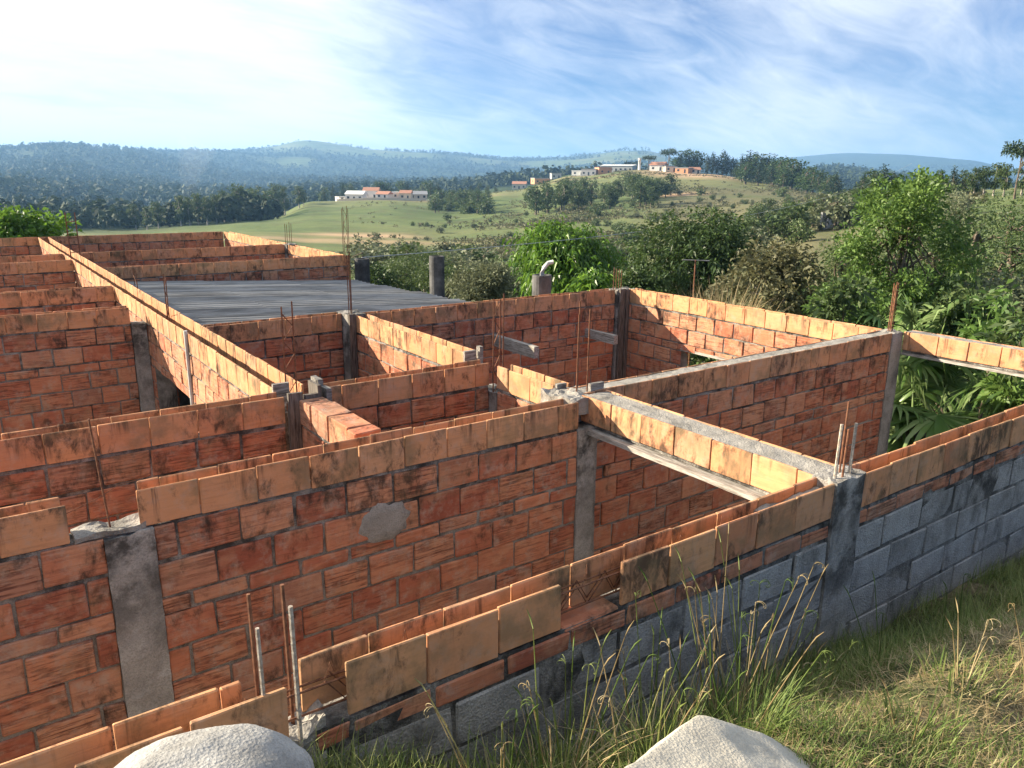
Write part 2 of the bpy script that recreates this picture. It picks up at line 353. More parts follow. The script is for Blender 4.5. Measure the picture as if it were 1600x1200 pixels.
def make_wall(axis, a0, a1, c0, c1, label, holes=(), openings=(), courses=COURSES, seen_z=-1.35, tiles=True, skip_near=(), skip_far=(),
              zbot=-2.6, fill=None, ph=None, near_far=(True, True), core_in=.013, core_top=-.2, tile_ph=None, tone=None, seen=True):
    """one wall: mortar core, every block in it, and the two rows of clay tiles stood on edge along its top"""
    rs = random.Random(int(a0*1000+c0*77))
    mb = MB()
    ops = [(o[0], o[1]) for o in openings]
    for a, b in cut((a0+.006, a1-.006), ops): axbox(mb, axis, a, b, c0+core_in, c1-core_in, zbot, core_top)
    for (o0, o1, z0, z1) in openings:
        axbox(mb, axis, o0, o1, c0+core_in, c1-core_in, z1, core_top)
        if z0 > zbot: axbox(mb, axis, o0, o1, c0+core_in, c1-core_in, zbot, z0)
    w = hpart('wall', mb.mesh('wall_core'), M['mortar']); w['label'] = label
    ph = rs.uniform(0, .3) if ph is None else ph
    for ci, (z0, z1, kind) in enumerate(courses):
        L = .40 if kind == 'concrete_block' else .30
        hs = list(holes)+[(o[0], o[1]) for o in openings if o[2] < (z0+z1)/2 < o[3]]
        for a, b in cut((a0, a1), hs):
            g = ph + (L/2 if ci % 2 else 0) + rs.uniform(-.03, .03)
            e = a + ((g-a) % L)
            cuts = [a]+([] if e-a < .05 else [e])
            while cuts[-1]+L < b-.05: cuts.append(cuts[-1]+L + (rs.uniform(-.012, .012)))
            cuts.append(b)
            for p, q in zip(cuts[:-1], cuts[1:]):
                if q-p < .04: continue
                dz = rs.uniform(-.005, .004); dc = rs.uniform(-.005, .005); j = rs.uniform(.009, .020)
                piece(kind, w, axis, p+j*.5, q-j*.5, c0+dc, c1+dc, z0+dz+.003, z1+dz-rs.uniform(0, .006), seen and z1 > seen_z, 0, rs.uniform(-.006, .006))
    if tiles:
        for near in (True, False):
            if not near_far[0 if near else 1]: continue
            tp = (rs.uniform(0, .295) if tile_ph is None else tile_ph) + (0 if near else .13)
            for a, b in cut((a0, a1), skip_near if near else skip_far):
                e = a + ((tp-a) % .2955)
                cuts = [a]+([] if e-a < .06 else [e])
                while cuts[-1]+.2955 < b-.06: cuts.append(cuts[-1]+.2955)
                cuts.append(b)
                for p, q in zip(cuts[:-1], cuts[1:]):
                    if q-p < .05: continue
                    dz = rs.uniform(-.005, .003); dc = rs.uniform(-.003, .003)
                    cc = (c0+.001, c0+.019) if near else (c1-.019, c1-.001)
                    piece('clay_tile', w, axis, p+.0025, q-.0025, cc[0]+dc, cc[1]+dc, -.192+dz, dz, seen, rs.gauss(0, .008), rs.gauss(0, .004))
    if fill is not None:
        z = fill; x0, x1, y0, y1 = (a0+.01, a1-.01, c0+.021, c1-.021) if axis == 'x' else (c0+.021, c1-.021, a0+.01, a1-.01)
        V, F = rough_box(x0, x1, y0, y1, -.2, z, .045, .004, seed=a0, top_amp=.006)
        m2 = MB(); m2.add(V, F); link('concrete_fill', m2.mesh('fill'), M['concrete'], w)
    return w
def column(wall, x0, x1, y0, y1, ztop, zbot=-2.6, seed=0, mat='column', top=.02, name='column'):
    V, F = rough_box(x0, x1, y0, y1, zbot, ztop, .04, .006, seed=seed, top_amp=top)
    m = MB(); m.add(V, F); return link(name, m.mesh('column'), M[mat], wall)
def board(wall, x0, x1, y0, y1, z0, z1, mat='wood', name='form_board', rot=(0, 0, 0)):
    o = link(name, chamfer_any(x1-x0, y1-y0, z1-z0), M[mat], wall)
    o.location = ((x0+x1)/2, (y0+y1)/2, (z0+z1)/2); o.rotation_euler = rot; return o
def chamfer_any(a, b, c):
    V, F = rough_box(-a/2, a/2, -b/2, b/2, -c/2, c/2, max(.05, max(a, b, c)/9), .003, seed=random.random()*40)
    m = MB(); m.add(V, F); return m.mesh('board')

# front wall: concrete blocks below, one thin clay course, two rows of tiles holding the ring-beam steel
fc = [(-.302, -.214, 'thin_brick'), (-.502, -.314, 'concrete_block'), (-.702, -.514, 'concrete_block'), (-.902, -.714, 'concrete_block'), (-1.102, -.914, 'concrete_block'), (-1.302, -1.114, 'concrete_block')]
wF = make_wall('x', .72, 9.2, 2.055, 2.180, 'front wall of grey concrete blocks topped by clay tiles', holes=[(3.52, 3.77)], courses=fc, seen_z=-1.2,
               skip_near=[(.5, .835), (1.725, 2.034), (3.52, 3.77)], skip_far=[(3.52, 3.77)], tile_ph=.835, zbot=-2.6, core_in=.006)
wFl = make_wall('x', -.9, .54, 2.045, 2.180, 'low broken end of the front wall', courses=COURSES[:4], tile_ph=.05, skip_near=[(-1, .07), (.17, .36), (.455, 1)], seen_z=-.5)
column(wF, 3.515, 3.775, 2.046, 2.19, .012, seed=3, top=.02)
V, F = rough_box(.545, .77, 2.062, 2.175, -2.6, -.185, .025, .018, seed=8, top_amp=.05); mb = MB(); mb.add(V, F); link('rubble_mortar', mb.mesh('rubble'), M['concrete'], wF)
V, F = rough_box(3.80, 9.1, 2.078, 2.156, -.2, -.085, .045, .004, seed=4, top_amp=.03); mb = MB(); mb.add(V, F); link('concrete_fill', mb.mesh('fill'), M['column'], wF)
V, F = rough_box(3.0, 3.515, 2.078, 2.156, -.2, -.05, .03, .004, seed=5, top_amp=.02); mb = MB(); mb.add(V, F); link('concrete_fill', mb.mesh('fill'), M['concrete'], wF)
piece('thin_brick', wF, 'x', 1.735, 2.025, 2.06, 2.175, -.213, -.196, True)

w2 = make_wall('x', -1.3, 3.41, 3.95, 4.105, 'long clay brick wall with a grey cement patch behind the front wall', holes=[(.41, .625)],
               skip_near=[(.27, .57)], skip_far=[(.26, .60)], ph=.16, tile_ph=.575, seen_z=-1.3)
column(w2, .405, .63, 3.935, 4.115, -.205, seed=12, top=.02)
V, F = rough_box(.285, .60, 3.955, 4.10, -.205, -.175, .03, .01, seed=15, top_amp=.02); mb = MB(); mb.add(V, F); link('broken_concrete', mb.mesh('broken'), M['concrete'], w2)
column(w2, 3.405, 3.56, 3.942, 4.115, -.205, seed=22)
# cement patch smeared on the bricks
Vp = [(1.90, 3.938, -.50)]; Fp = []
for ring, rr in ((1, .45), (2, .8), (3, 1.0)):
    for k in range(28):
        a = 2*math.pi*k/28; q = rr*(1+.22*nval(math.cos(a)*2+3, math.sin(a)*2, 5)+.10*nval(math.cos(a)*7, math.sin(a)*7, 2))
        Vp.append((1.90+.175*q*math.cos(a), 3.938+(.0, .002, .016)[ring-1]+.004*nval(k*1.7, ring, 4), -.51+.125*q*math.sin(a)))
for k in range(28):
    Fp.append((0, 1+k, 1+(k+1) % 28))
    for g in (0, 1): Fp.append((1+g*28+k, 29+g*28+k, 29+g*28+(k+1) % 28, 1+g*28+(k+1) % 28))
mb = MB(); mb.add(Vp, Fp); link('cement_patch', mb.mesh('patch', True), M['concrete'], w2)

w3 = make_wall('x', -.8, 1.76, 5.20, 5.36, 'brick wall ending at a dark wooden column form', ph=.02, tile_ph=.285, seen_z=-.9)
w3b = make_wall('x', 2.10, 3.55, 5.28, 5.43, 'short blackened wall of the small middle room', ph=.1, seen_z=-.7, courses=COURSES[:5])
wS = make_wall('y', 4.22, 5.18, 1.85, 2.03, 'low sunlit brick stub beside the column form', tiles=False, core_top=-.03, seen_z=-.7,
               courses=[(-.205, -.018, 'brick'), (-.405, -.217, 'brick'), (-.605, -.417, 'brick')], ph=.12)
wR = make_wall('x', 3.57, 7.745, 4.11, 4.285, 'long brick wall capped with grey poured concrete', fill=-.008, ph=.2, seen_z=-1.35)
b1 = make_wall('y', 2.19, 4.09, 3.545, 3.79, 'sunlit clay tile beam filled with concrete crossing an open room', courses=[], zbot=-.215, fill=-.006, tile_ph=2.3)
board(b1, 3.49, 3.66, 2.30, 4.08, -.252, -.222, 'wood_h', 'plank')
column(wR, 7.745, 7.945, 4.105, 4.295, -.004, seed=31, mat='concrete')
b2 = make_wall('y', .9, 4.11, 7.95, 8.13, 'clay tile beam over the opening in front of the palm', courses=[], zbot=-.215, fill=-.006, tile_ph=.2)
board(b2, 7.94, 8.14, .9, 4.1, -.245, -.219, 'wood_h', 'plank')
wRB = make_wall('y', 4.30, 7.99, 7.74, 7.89, 'sunlit side wall with a window opening under a pale lintel', openings=[(4.95, 6.94, -1.75, -.68)], ph=.1, seen_z=-1.1, tile_ph=.05)
board(wRB, 7.735, 7.895, 4.85, 6.95, -.70, -.668, 'wood_h', 'lintel')
wB = make_wall('x', 3.74, 7.53, 8.03, 8.18, 'back wall of the large room', ph=.05, seen_z=-1.25)
wBm = make_wall('x', 2.02, 3.50, 8.20, 8.35, 'back wall of the middle room below the corrugated roof', ph=.22, seen_z=-.85, courses=COURSES[:6])
column(wB, 7.55, 7.90, 8.0, 8.20, -.01, seed=41)
TIMBERS = True
board(wB, 7.56, 7.655, 7.955, 7.985, -1.3, .01); board(wB, 7.67, 7.735, 7.95, 7.985, -1.3, .0)
wM = make_wall('y', 5.72, 8.02, 3.58, 3.735, 'sunlit partition of yellow-stained tiles', ph=.2, seen_z=-.8, courses=COURSES[:6])
column(wBm, 3.50, 3.72, 8.04, 8.36, .005, seed=43)
board(wBm, 3.50, 3.575, 8.0, 8.03, -1.0, .02)
wM2 = make_wall('y', 4.39, 5.15, 3.53, 3.69, 'short sunlit partition beside the concrete-capped wall', ph=.05, seen_z=-.6, courses=COURSES[:5])
column(wM2, 3.42, 3.72, 4.09, 4.37, -.03, seed=46, top=.03, mat='concrete')
V, F = rough_box(3.38, 3.6, 4.0, 4.35, -.12, -.005, .03, .014, seed=51, top_amp=.025); mb = MB(); mb.add(V, F); link('rubble_mortar', mb.mesh('rubble'), M['concrete'], wM2)
column(w3b, 3.55, 3.72, 5.18, 5.45, -.24, seed=48)
wL = make_wall('y', 5.46, 22.35, 1.765, 2.005, 'very long sunlit double-row brick wall running away into the distance', openings=[(7.99, 9.75, -2.6, -.70)], ph=.1, seen_z=-.9, courses=COURSES[:7])
wr1 = make_wall('x', -1.2, 1.60, 9.93, 10.08, 'shaded brick wall of the room beside the long wall', ph=.0, seen_z=-1.45)
column(wr1, 1.60, 1.762, 9.92, 10.09, -.2, seed=52)
for Y, x0, x1, lb in ((11.95, -1, 1.76, 'second'), (16.05, -1, 1.76, 'third'), (17.35, -1, 1.76, 'fourth')):
    make_wall('x', x0, x1, Y, Y+.15, lb+' cross wall on the sunny side of the long wall', courses=COURSES[:3], seen_z=-.5)
make_wall('x', 2.01, 6.36, 14.45, 14.6, 'cross wall just beyond the corrugated roof', courses=COURSES[:3], seen_z=-.5)
make_wall('x', 2.01, 6.18, 17.5, 17.65, 'cross wall between the corrugated roof and the far end', courses=COURSES[:3], seen_z=-.5)
make_wall('x', -1.0, 6.18, 22.36, 22.51, 'far end wall of the house', courses=COURSES[:3], seen_z=-.5)
wFR = make_wall('y', 14.62, 22.35, 6.19, 6.36, 'far sunlit side wall', courses=COURSES[:3], seen_z=-.4)
column(wFR, 6.165, 6.40, 17.35, 17.7, .01, seed=61)

# wooden column form where the long wall meets the cross wall
board(w3, 1.770, 1.875, 5.150, 5.178, -1.0, .03); board(w3, 1.885, 1.985, 5.145, 5.175, -1.0, .005); board(w3, 1.99, 2.015, 5.15, 5.34, -.9, .06)
board(w3, 1.74, 1.86, 5.37, 5.40, -.10, .055, 'wood_x'); board(w3, 2.05, 2.09, 5.30, 5.44, -.12, .06, 'wood_x')
board(w3b, 2.06, 2.10, 5.17, 5.27, -.14, .02, 'wood_x')
board(wM, 3.56, 3.68, 5.685, 5.713, -.10, .02, 'wood_x'); board(wM, 3.70, 3.735, 5.66, 5.715, -.12, .05, 'wood_x')
board(wM2, 3.53, 3.62, 4.35, 4.378, -.16, .02, 'wood_x'); board(wM2, 3.66, 3.79, 4.12, 4.15, -.10, .055, 'wood_x')


def rod(pts, r=.0055): 
    m = MB(); m.tube(pts, r, 6); return m
def cage(wall, x, y, z0, z1, dx, dy, name='rebar_cage', r=.0058, step=.12, lean=(0, 0), bars=2, mat='rust', zig=True):
    m = MB()
    ps = [(0, 0), (1, 1), (1, 0), (0, 1)][:bars]
    L = lambda px, py, z: (x+px*dx+lean[0]*(z-z0), y+py*dy+lean[1]*(z-z0), z)
    tops = [z1+random.uniform(-.07, .02) for _ in ps]
    for (px, py), zt in zip(ps, tops): m.tube([L(px, py, z0), L(px, py, (z0+zt)/2), L(px+.04, py, zt)], r, 5)
    if zig:
        z = z0; k = 0; pts = []
        while z < z1-.03: pts.append(L(*ps[k % 2], z)); z += step; k += 1
        m.tube(pts, r*.8, 5)
    return link(name, m.mesh('cage'), M[mat], wall)
cage(wL, 1.88, 5.50, -.3, .60, .09, .03, step=.105)
cage(w3b, 3.56, 5.24, -.5, .56, .10, .05, step=.11, bars=3)
cage(wM2, 3.56, 4.16, -.2, .64, .10, .11, step=.14, bars=3)
cage(wBm, 3.55, 8.12, -.1, .72, .035, .03, bars=3, zig=False)
cage(wL, 1.90, 9.40, -.2, .42, .07, .25, step=.11); cage(wL, 2.02, 11.7, -.2, .25, .02, .3, step=.11)
cage(wFR, 6.26, 14.40, -.3, .97, .10, .06, step=.15, bars=4); cage(wFR, 6.22, 17.45, -.2, .50, .10, .12, bars=4, zig=False)
m = MB()
for dx in (0, .16): m.tube([(1.84+dx, 17.0, -.3), (1.835+dx, 17.0, .80)], .011, 5)
for z in (.32, .62, .05): m.tube([(1.84, 17.0, z), (2.0, 17.0, z+.02)], .009, 5)
link('rebar_ladder', m.mesh('ladder'), M['rust'], wL)
cage(wB, 7.58, 8.08, -.1, .30, .10, .05, bars=4, zig=False); cage(wR, 7.83, 4.18, -.1, .52, .03, .03, bars=4, zig=True, step=.1, r=.006)
for x, y, zt, mt, rr in ((3.575, 2.10, .30, 'cemented', .008), (3.62, 2.085, .27, 'rust', .006), (3.665, 2.13, .40, 'rust', .005), (3.70, 2.095, .285, 'cemented', .008)):
    link('rebar', rod([(x, y, -.1), (x+.004, y, zt*.5), (x+.008, y, zt)], rr).mesh('rebar'), M[mt], wF)
for x, y, zt, mt, rr in ((.585, 2.16, .285, 'rust', .0065), (.575, 2.06, .225, 'cemented', .0065), (.685, 2.15, .29, 'rust', .0065), (.675, 2.055, .265, 'cemented', .0075)):
    link('rebar', rod([(x, y, -.3), (x-.002, y, 0), (x-.004, y, zt)], rr).mesh('rebar'), M[mt], wF)
link('rebar', rod([(.455, 4.03, -.3), (.43, 4.01, .1), (.415, 4.0, .385)], .005).mesh('rebar'), M['rust'], w2)
# ring-beam truss lying in the channel of the front wall
m = MB()
for y, z in ((2.095, -.065), (2.14, -.075), (2.115, -.165)):
    m.tube([(.45, y, z), (1.2, y+.004, z-.008), (2.0, y-.003, z+.004), (3.05, y, z-.01)], .0042, 5)
x = .78; pts = []; k = 0
while x < 3.0: pts.append((x, 2.10 if k % 2 == 0 else 2.12, -.06 if k % 2 == 0 else -.17)); x += .075; k += 1
m.tube(pts, .003, 5); pts2 = [(a+.03, b+.035, c) for a, b, c in pts]; m.tube(pts2, .003, 5)
for k in range(9):
    x = .5+k*.27; m.tube([(x, 2.09, -.06), (x+.03, 2.10, -.02+.02*(k % 3)), (x+.05, 2.12, -.05)], .0018, 4)
link('rebar_truss', m.mesh('truss'), M['rust'], wF)
link('tie_wire', rod([(.27, 4.0, -.06), (.42, 4.02, -.02), (.50, 4.0, .03), (.61, 3.98, .05)], .0016).mesh('wire'), M['rust'], w2)
m = MB(); m.tube([(1.752, 7.93, .03), (1.752, 7.94, -1.6)], .018, 8); link('conduit', m.mesh('conduit'), M['plastic'], wL)

# lay the blocks: the largest in view are objects of their own, the small and hidden rest is joined
def px_area(p):
    c = Vector((p[2], p[3], p[4]))-EYE; d = c.dot(fwd)
    if d < .2: return 0
    u = c.dot(r2)/d*FPX+800; v = c.dot(d2)/d*FPX+600
    if u < -60 or u > 1660 or v > 1260: return 0
    return p[5]*p[7]*(FPX/d)**2*(.2+abs(c.normalized().dot(Vector((-math.sin(p[8]), math.cos(p[8]), 0)))))
KM = {'brick': 'brick', 'thin_brick': 'brick', 'clay_tile': 'tile', 'concrete_block': 'block'}
for kind in KM:
    L = sorted([p for p in PIECES if p[0] == kind], key=lambda p: -(px_area(p) if p[10] else px_area(p)*1e-6))
    rest = []
    for i, p in enumerate(L):
        if i < 300 and p[10] and px_area(p) > 90:
            me = chamfer(p[5], p[6], p[7], random.randrange(3), .006 if kind != 'clay_tile' else .004)
            if not me.materials: me.materials.append(M[KM[kind]])
            o = link(kind, me, None, p[1]); o.location = (p[2], p[3], p[4]); o.rotation_euler = (p[9], 0, p[8])
        else: rest.append(p)
    if rest:
        VV = []; FF = []; RR = []
        for p in rest:
            me = chamfer(p[5], p[6], p[7], 0, .006 if kind != 'clay_tile' else .004)
            mat = Matrix.Translation((p[2], p[3], p[4])) @ Matrix.Rotation(p[8], 4, 'Z') @ Matrix.Rotation(p[9], 4, 'X')
            n = len(VV); q = random.random()
            VV += [tuple(mat @ v.co) for v in me.vertices]; RR += [q]*len(me.vertices)
            FF += [tuple(j+n for j in f.vertices) for f in me.polygons]
        me = bpy.data.meshes.new('masonry'); me.from_pydata(VV, [], FF); me.update()
        a = me.attributes.new('rnd', 'FLOAT', 'POINT'); a.data.foreach_set('value', RR)
        hpart({'brick': 'far_brickwork', 'thin_brick': 'far_thin_brickwork', 'clay_tile': 'far_tilework', 'concrete_block': 'hidden_blockwork'}[kind], me, M[KM[kind]], kind='stuff')
    print('PIECES', kind, len(L), 'joined', len(rest))

# floor of the rooms
mb = MB(); mb.box(-1.4, 8.1, 2.15, 22.5, -2.75, -2.6); link('floor', mb.mesh('floor'), M['concrete'], None, kind='structure')

# corrugated roof between the walls, falling to the right
roof = empty('corrugated_roof', (2.05, 8.4, -.27), 'weathered grey corrugated fibre cement roof between the brick walls', 'roof'); roof['kind'] = 'thing'
ZS = -.055
for ri, (xa, xb) in enumerate(((2.03, 3.55), (3.42, 5.05), (4.92, 6.35))):
    for k in range(6):
        y0 = 8.40+k*1.0; y1 = min(y0+1.04, 14.42)
        n = 48; V = []; F = []; lift = .009*(2-ri)+.005*(k % 2)
        yo = random.uniform(-.02, .02); xo = random.uniform(-.02, .02)
        for i in range(n+1):
            y = y0+(y1-y0)*i/n; h = .034*math.cos(2*math.pi*(y/.177))
            for (x, s) in ((xa+xo*(ri > 0), 0), (xb+xo+(ri == 2)*(14.4-y0)*.16, 0), (xa+xo*(ri > 0), 1), (xb+xo+(ri == 2)*(14.4-y0)*.16, 1)):
                V.append((x-2.05, y+yo*0-8.4, ZS*(x-2.05)+h+lift-.006*s))
        for i in range(n):
            b = 4*i; F += [(b, b+4, b+5, b+1), (b+2, b+3, b+7, b+6), (b+1, b+5, b+7, b+3), (b, b+2, b+6, b+4)]
        mb = MB(); mb.add(V, F); link('roof_sheet', mb.mesh('sheet', False), M['fibro'], roof)
m = MB()
for y in (.05, 2., 4., 5.9): m.tube([(0, y, -.06), (4.2, y, -.06+ZS*4.2)], .03, 6)
link('purlin', m.mesh('purlin'), M['wood_x'], roof)

# upright concrete pipes beyond the roof
for x, y, zt, r, lab, hook in ((6.62, 14.4, -.07, .15, 'short grey concrete pipe post beside the end of the far walls', 0), (7.0, 12.1, .155, .135, 'tallest dark concrete pipe post beyond the corrugated roof', 0),
                         (6.62, 8.55, .21, .135, 'dark pipe post with a bent grey tube on top', 1)):
    e = empty('pipe_post', (x, y, -2.7), lab, 'post', 'pipe posts behind the house'); e.location.z = -2.7
    m = MB(); h = zt+2.7; n = 20; V = []; F = []
    prof = [(r, 0), (r, h*.5), (r*1.0, h-.02), (r*.97, h), (r*.72, h), (r*.70, h-.25)]
    for rr, z in prof: V += [(rr*math.cos(2*math.pi*k/n), rr*math.sin(2*math.pi*k/n), z) for k in range(n)]
    F = [(i*n+k, i*n+(k+1) % n, (i+1)*n+(k+1) % n, (i+1)*n+k) for i in range(len(prof)-1) for k in range(n)]; F.append(tuple(range((len(prof)-1)*n, len(prof)*n)))
    m.add(V, F); link('pipe', m.mesh('pipe'), M['pipe'], e)
    if hook:
        m = MB(); m.tube([(0, 0, h-.2), (0, 0, h+.03), (.025, -.01, h+.10), (.08, -.03, h+.16), (.15, -.05, h+.175)], .03, 10); link('bent_tube', m.mesh('tube', True), M['plastic'], e)
        m = MB(); m.tube([(0, 0, h-.2), (0, 0, h-.19)], .12, 16); link('cap', m.mesh('cap'), M['concrete'], e)

# ------------------------------------------------------------------ terrain
def ray(px, py):
    d = r2*((px-800)/FPX) + d2*((py-600)/FPX) + fwd
    return d
def az_of(px):
    d = ray(px, 280); return math.atan2(d.x, d.y)
def el_of(px, py):
    d = ray(px, py); return d.z/math.hypot(d.x, d.y)
# how the land lies: in each direction, the height of sight of the ground at a set of distances
PROF = {
 0:    [(60, 425), (120, 395), (200, 372), (350, 354), (600, 330), (900, 296), (1200, 292), (1700, 268), (2500, 243), (4000, 248), (5600, 264), (9000, 268)],
 100:  [(60, 425), (120, 396), (200, 373), (350, 355), (600, 326), (900, 306), (1200, 300), (1700, 262), (2500, 236), (4000, 246), (5600, 264), (9000, 268)],
 200:  [(60, 425), (120, 397), (200, 374), (350, 356), (600, 338), (900, 318), (1200, 298), (1700, 278), (2500, 242), (4000, 246), (5600, 262), (9000, 268)],
 300:  [(60, 427), (120, 392), (200, 369), (320, 351), (600, 336), (900, 314), (1200, 306), (1700, 290), (2500, 257), (4000, 241), (4700, 250), (5600, 264), (9000, 268)],
 400:  [(60, 428), (120, 385), (200, 362), (300, 346), (400, 350), (600, 336), (900, 318), (1200, 304), (1700, 296), (2500, 270), (4000, 239), (4700, 250), (5600, 262), (9000, 270)],
 490:  [(60, 430), (120, 394), (180, 372), (300, 338), (430, 316), (600, 322), (1000, 306), (1700, 286), (2500, 280), (4000, 224), (4700, 250), (5600, 262), (9000, 270)],
 600:  [(60, 435), (120, 402), (160, 385), (250, 350), (350, 324), (450, 309), (600, 314), (1000, 302), (1700, 286), (2500, 282), (4000, 232), (4700, 250), (5600, 262), (9000, 270)],
 700:  [(60, 440), (120, 405), (160, 388), (250, 354), (350, 330), (450, 312), (600, 310), (1000, 298), (1700, 284), (2500, 280), (4000, 235), (4700, 250), (5600, 262), (9000, 272)],
 800:  [(60, 440), (120, 408), (160, 386), (250, 350), (350, 322), (450, 302), (600, 297), (1000, 289), (1700, 280), (2500, 280), (4000, 242), (4700, 254), (5600, 262), (9000, 272)],
 900:  [(60, 440), (120, 402), (160, 378), (250, 340), (350, 308), (450, 284), (560, 272), (700, 276), (1000, 286), (1700, 282), (2500, 280), (4000, 245), (4700, 254), (5600, 264), (9000, 272)],
 1000: [(60, 430), (120, 396), (160, 370), (250, 334), (350, 300), (450, 272), (520, 264), (700, 270), (1000, 285), (1700, 282), (3000, 262), (4000, 239), (4700, 252), (5600, 264), (9000, 272)],
 1100: [(60, 420), (100, 396), (150, 368), (250, 330), (350, 296), (450, 276), (520, 272), (700, 280), (1000, 292), (1700, 288), (4000, 262), (5600, 250), (9000, 272)],
 1200: [(60, 415), (100, 375), (150, 350), (250, 320), (350, 300), (450, 287), (520, 284), (700, 292), (1000, 302), (1700, 296), (4000, 280), (5600, 243), (9000, 274)],
 1300: [(40, 470), (60, 405), (100, 356), (150, 336), (250, 318), (350, 308), (500, 306), (700, 308), (1000, 308), (2500, 264), (4000, 276), (5600, 241), (9000, 276)],
 1400: [(40, 440), (60, 390), (100, 340), (150, 320), (200, 312), (300, 314), (500, 318), (1000, 308), (2500, 274), (4000, 280), (5600, 243), (9000, 278)],
 1500: [(25, 475), (40, 425), (60, 370), (100, 325), (150, 306), (200, 300), (300, 308), (500, 316), (1000, 308), (2500, 288), (4000, 282), (5600, 247), (9000, 280)],
 1600: [(25, 470), (40, 410), (60, 356), (100, 318), (150, 300), (200, 294), (300, 304), (500, 314), (1000, 308), (2500, 292), (4000, 284), (5600, 262), (9000, 280)],
}
LR = np.log(np.concatenate([[2, 8, 14, 20, 26], np.geomspace(32, 9000, 95)]))
PX = sorted(PROF)
AZ = np.array([az_of(p) for p in PX]); Ztab = np.zeros((len(PX), len(LR)))
for i, p in enumerate(PX):
    rr = [2, 13] + [a for a, _ in PROF[p]]; zz = [-2.8, -2.85] + [1.5+a*el_of(p, b) for a, b in PROF[p]]
    z = np.interp(LR, np.log(rr), zz); Ztab[i] = z
def terrain_z(az, r, detail=True):
    az = np.asarray(az, float); r = np.asarray(r, float)
    lr = np.log(np.clip(r, 2, 9000))
    a = np.clip((az-AZ[0])/(AZ[-1]-AZ[0]), 0, 1)*(AZ[-1]-AZ[0])+AZ[0]
    i = np.clip(np.searchsorted(AZ, a)-1, 0, len(AZ)-2); t = (a-AZ[i])/(AZ[i+1]-AZ[i]); t = t*t*(3-2*t)
    z0 = np.empty_like(a*lr); z1 = np.empty_like(z0)
    j = np.clip(np.searchsorted(LR, lr)-1, 0, len(LR)-2); u = np.clip((lr-LR[j])/(LR[j+1]-LR[j]), 0, 1)
    z0 = Ztab[i, j]*(1-u)+Ztab[i, j+1]*u; z1 = Ztab[i+1, j]*(1-u)+Ztab[i+1, j+1]*u
    z = z0*(1-t)+z1*t
    if detail:
        x = r*np.sin(az); y = r*np.cos(az); w = np.clip((r-30)/200, 0, 1)
        z = z + w*(np.sin(x/23+1.3)*np.cos(y/31)+.6*np.sin(x/9.1+y/13.7))*.5 + np.clip((r-500)/2500, 0, 1)*(np.sin(x/170+.4)*np.cos(y/210+1)*11+np.sin(x/71+y/93)*4.0+np.sin(x/330-y/410)*12)
    return z
def ground_at(px, r, dr=0):
    az = az_of(px); z = float(terrain_z(az, r)); return Vector((r*math.sin(az), r*math.cos(az), z))
# cover masks, in the same terms (direction, distance)
def fbm(x, y, s, seed=0):
    return (np.sin(x/s+seed)*np.cos(y/s*1.13+seed*2)+.5*np.sin(x/s*2.3+y/s*1.7+seed)+.25*np.cos(x/s*5.1-y/s*4.3+seed*3))/1.75
def forest_mask(az, r):
    x = r*np.sin(az); y = r*np.cos(az); d = np.degrees(az)
    f = fbm(x, y, 160, 1.0)
    left = np.clip((19.5-d+f*1.5)/1.5, 0, 1)*np.clip((r-300-40*f)/40, 0, 1)
    bound = 560+60*f
    mid = np.clip((r-bound)/80, 0, 1)*np.clip((46-d)/2, 0, 1)
    ridge_meadow = np.clip((r-2500)/300, 0, 1)*np.clip((fbm(x, y, 300, 3)-.06)*4, 0, 1)*np.clip((d-17)/3, 0, 1)
    mid = mid*(1-ridge_meadow*.95)
    right = np.clip((r-900)/300, 0, 1)*np.clip((d-46)/2, 0, 1)
    return np.clip(np.maximum(np.maximum(left, mid), right), 0, 1)
NA = 300
azs = np.concatenate([np.linspace(R_(-12), R_(80), 240), np.linspace(R_(80), R_(348), 61)[1:]])
rs_ = np.concatenate([[.01, 6, 12, 16, 20], np.geomspace(24, 12000, 170)])
A_, Rr = np.meshgrid(azs, rs_, indexing='ij'); Aw = (A_+math.pi) % (2*math.pi)-math.pi
Zt = terrain_z(Aw, Rr)

Vt = np.stack([Rr*np.sin(A_), Rr*np.cos(A_), Zt], -1).reshape(-1, 3)
nr = len(rs_); na = len(azs)
F = []
ii = np.arange(na)[:, None]; jj = np.arange(nr-1)[None]
i2 = (ii+1) % na
Ft = np.stack([ii*nr+jj, ii*nr+jj+1, i2*nr+jj+1, i2*nr+jj], -1).reshape(-1, 4)
me = mesh_np('ground', Vt, Ft[:, ::-1], smooth=True)
d_ = np.degrees(Aw); fm = forest_mask(Aw, Rr)
X_, Y_ = Rr*np.sin(Aw), Rr*np.cos(Aw)
earth = np.zeros_like(fm)
for px, r, w, l, k in ((1080, 470, 26, 30, 1), (1055, 505, 22, 14, .9), (1135, 480, 20, 10, .6), (575, 440, 60, 12, .55), (880, 520, 40, 12, .5), (560, 200, 12, 10, .8), (490, 170, 30, 8, .5), (1062, 330, 10, 6, .9), (1240, 170, 20, 14, .35), (940, 470, 30, 9, .5)):
    c = ground_at(px, r); t_ = az_of(px)
    a = (X_-c.x)*math.cos(t_)-(Y_-c.y)*math.sin(t_); b = (X_-c.x)*math.sin(t_)+(Y_-c.y)*math.cos(t_)
    earth = np.maximum(earth, k*np.clip(1.6-np.hypot(a/w, b/l), 0, 1))
dry = np.clip((d_-44)/3, 0, 1)*np.clip((62-d_)/2, 0, 1)*np.clip((400-Rr)/60, 0, 1)
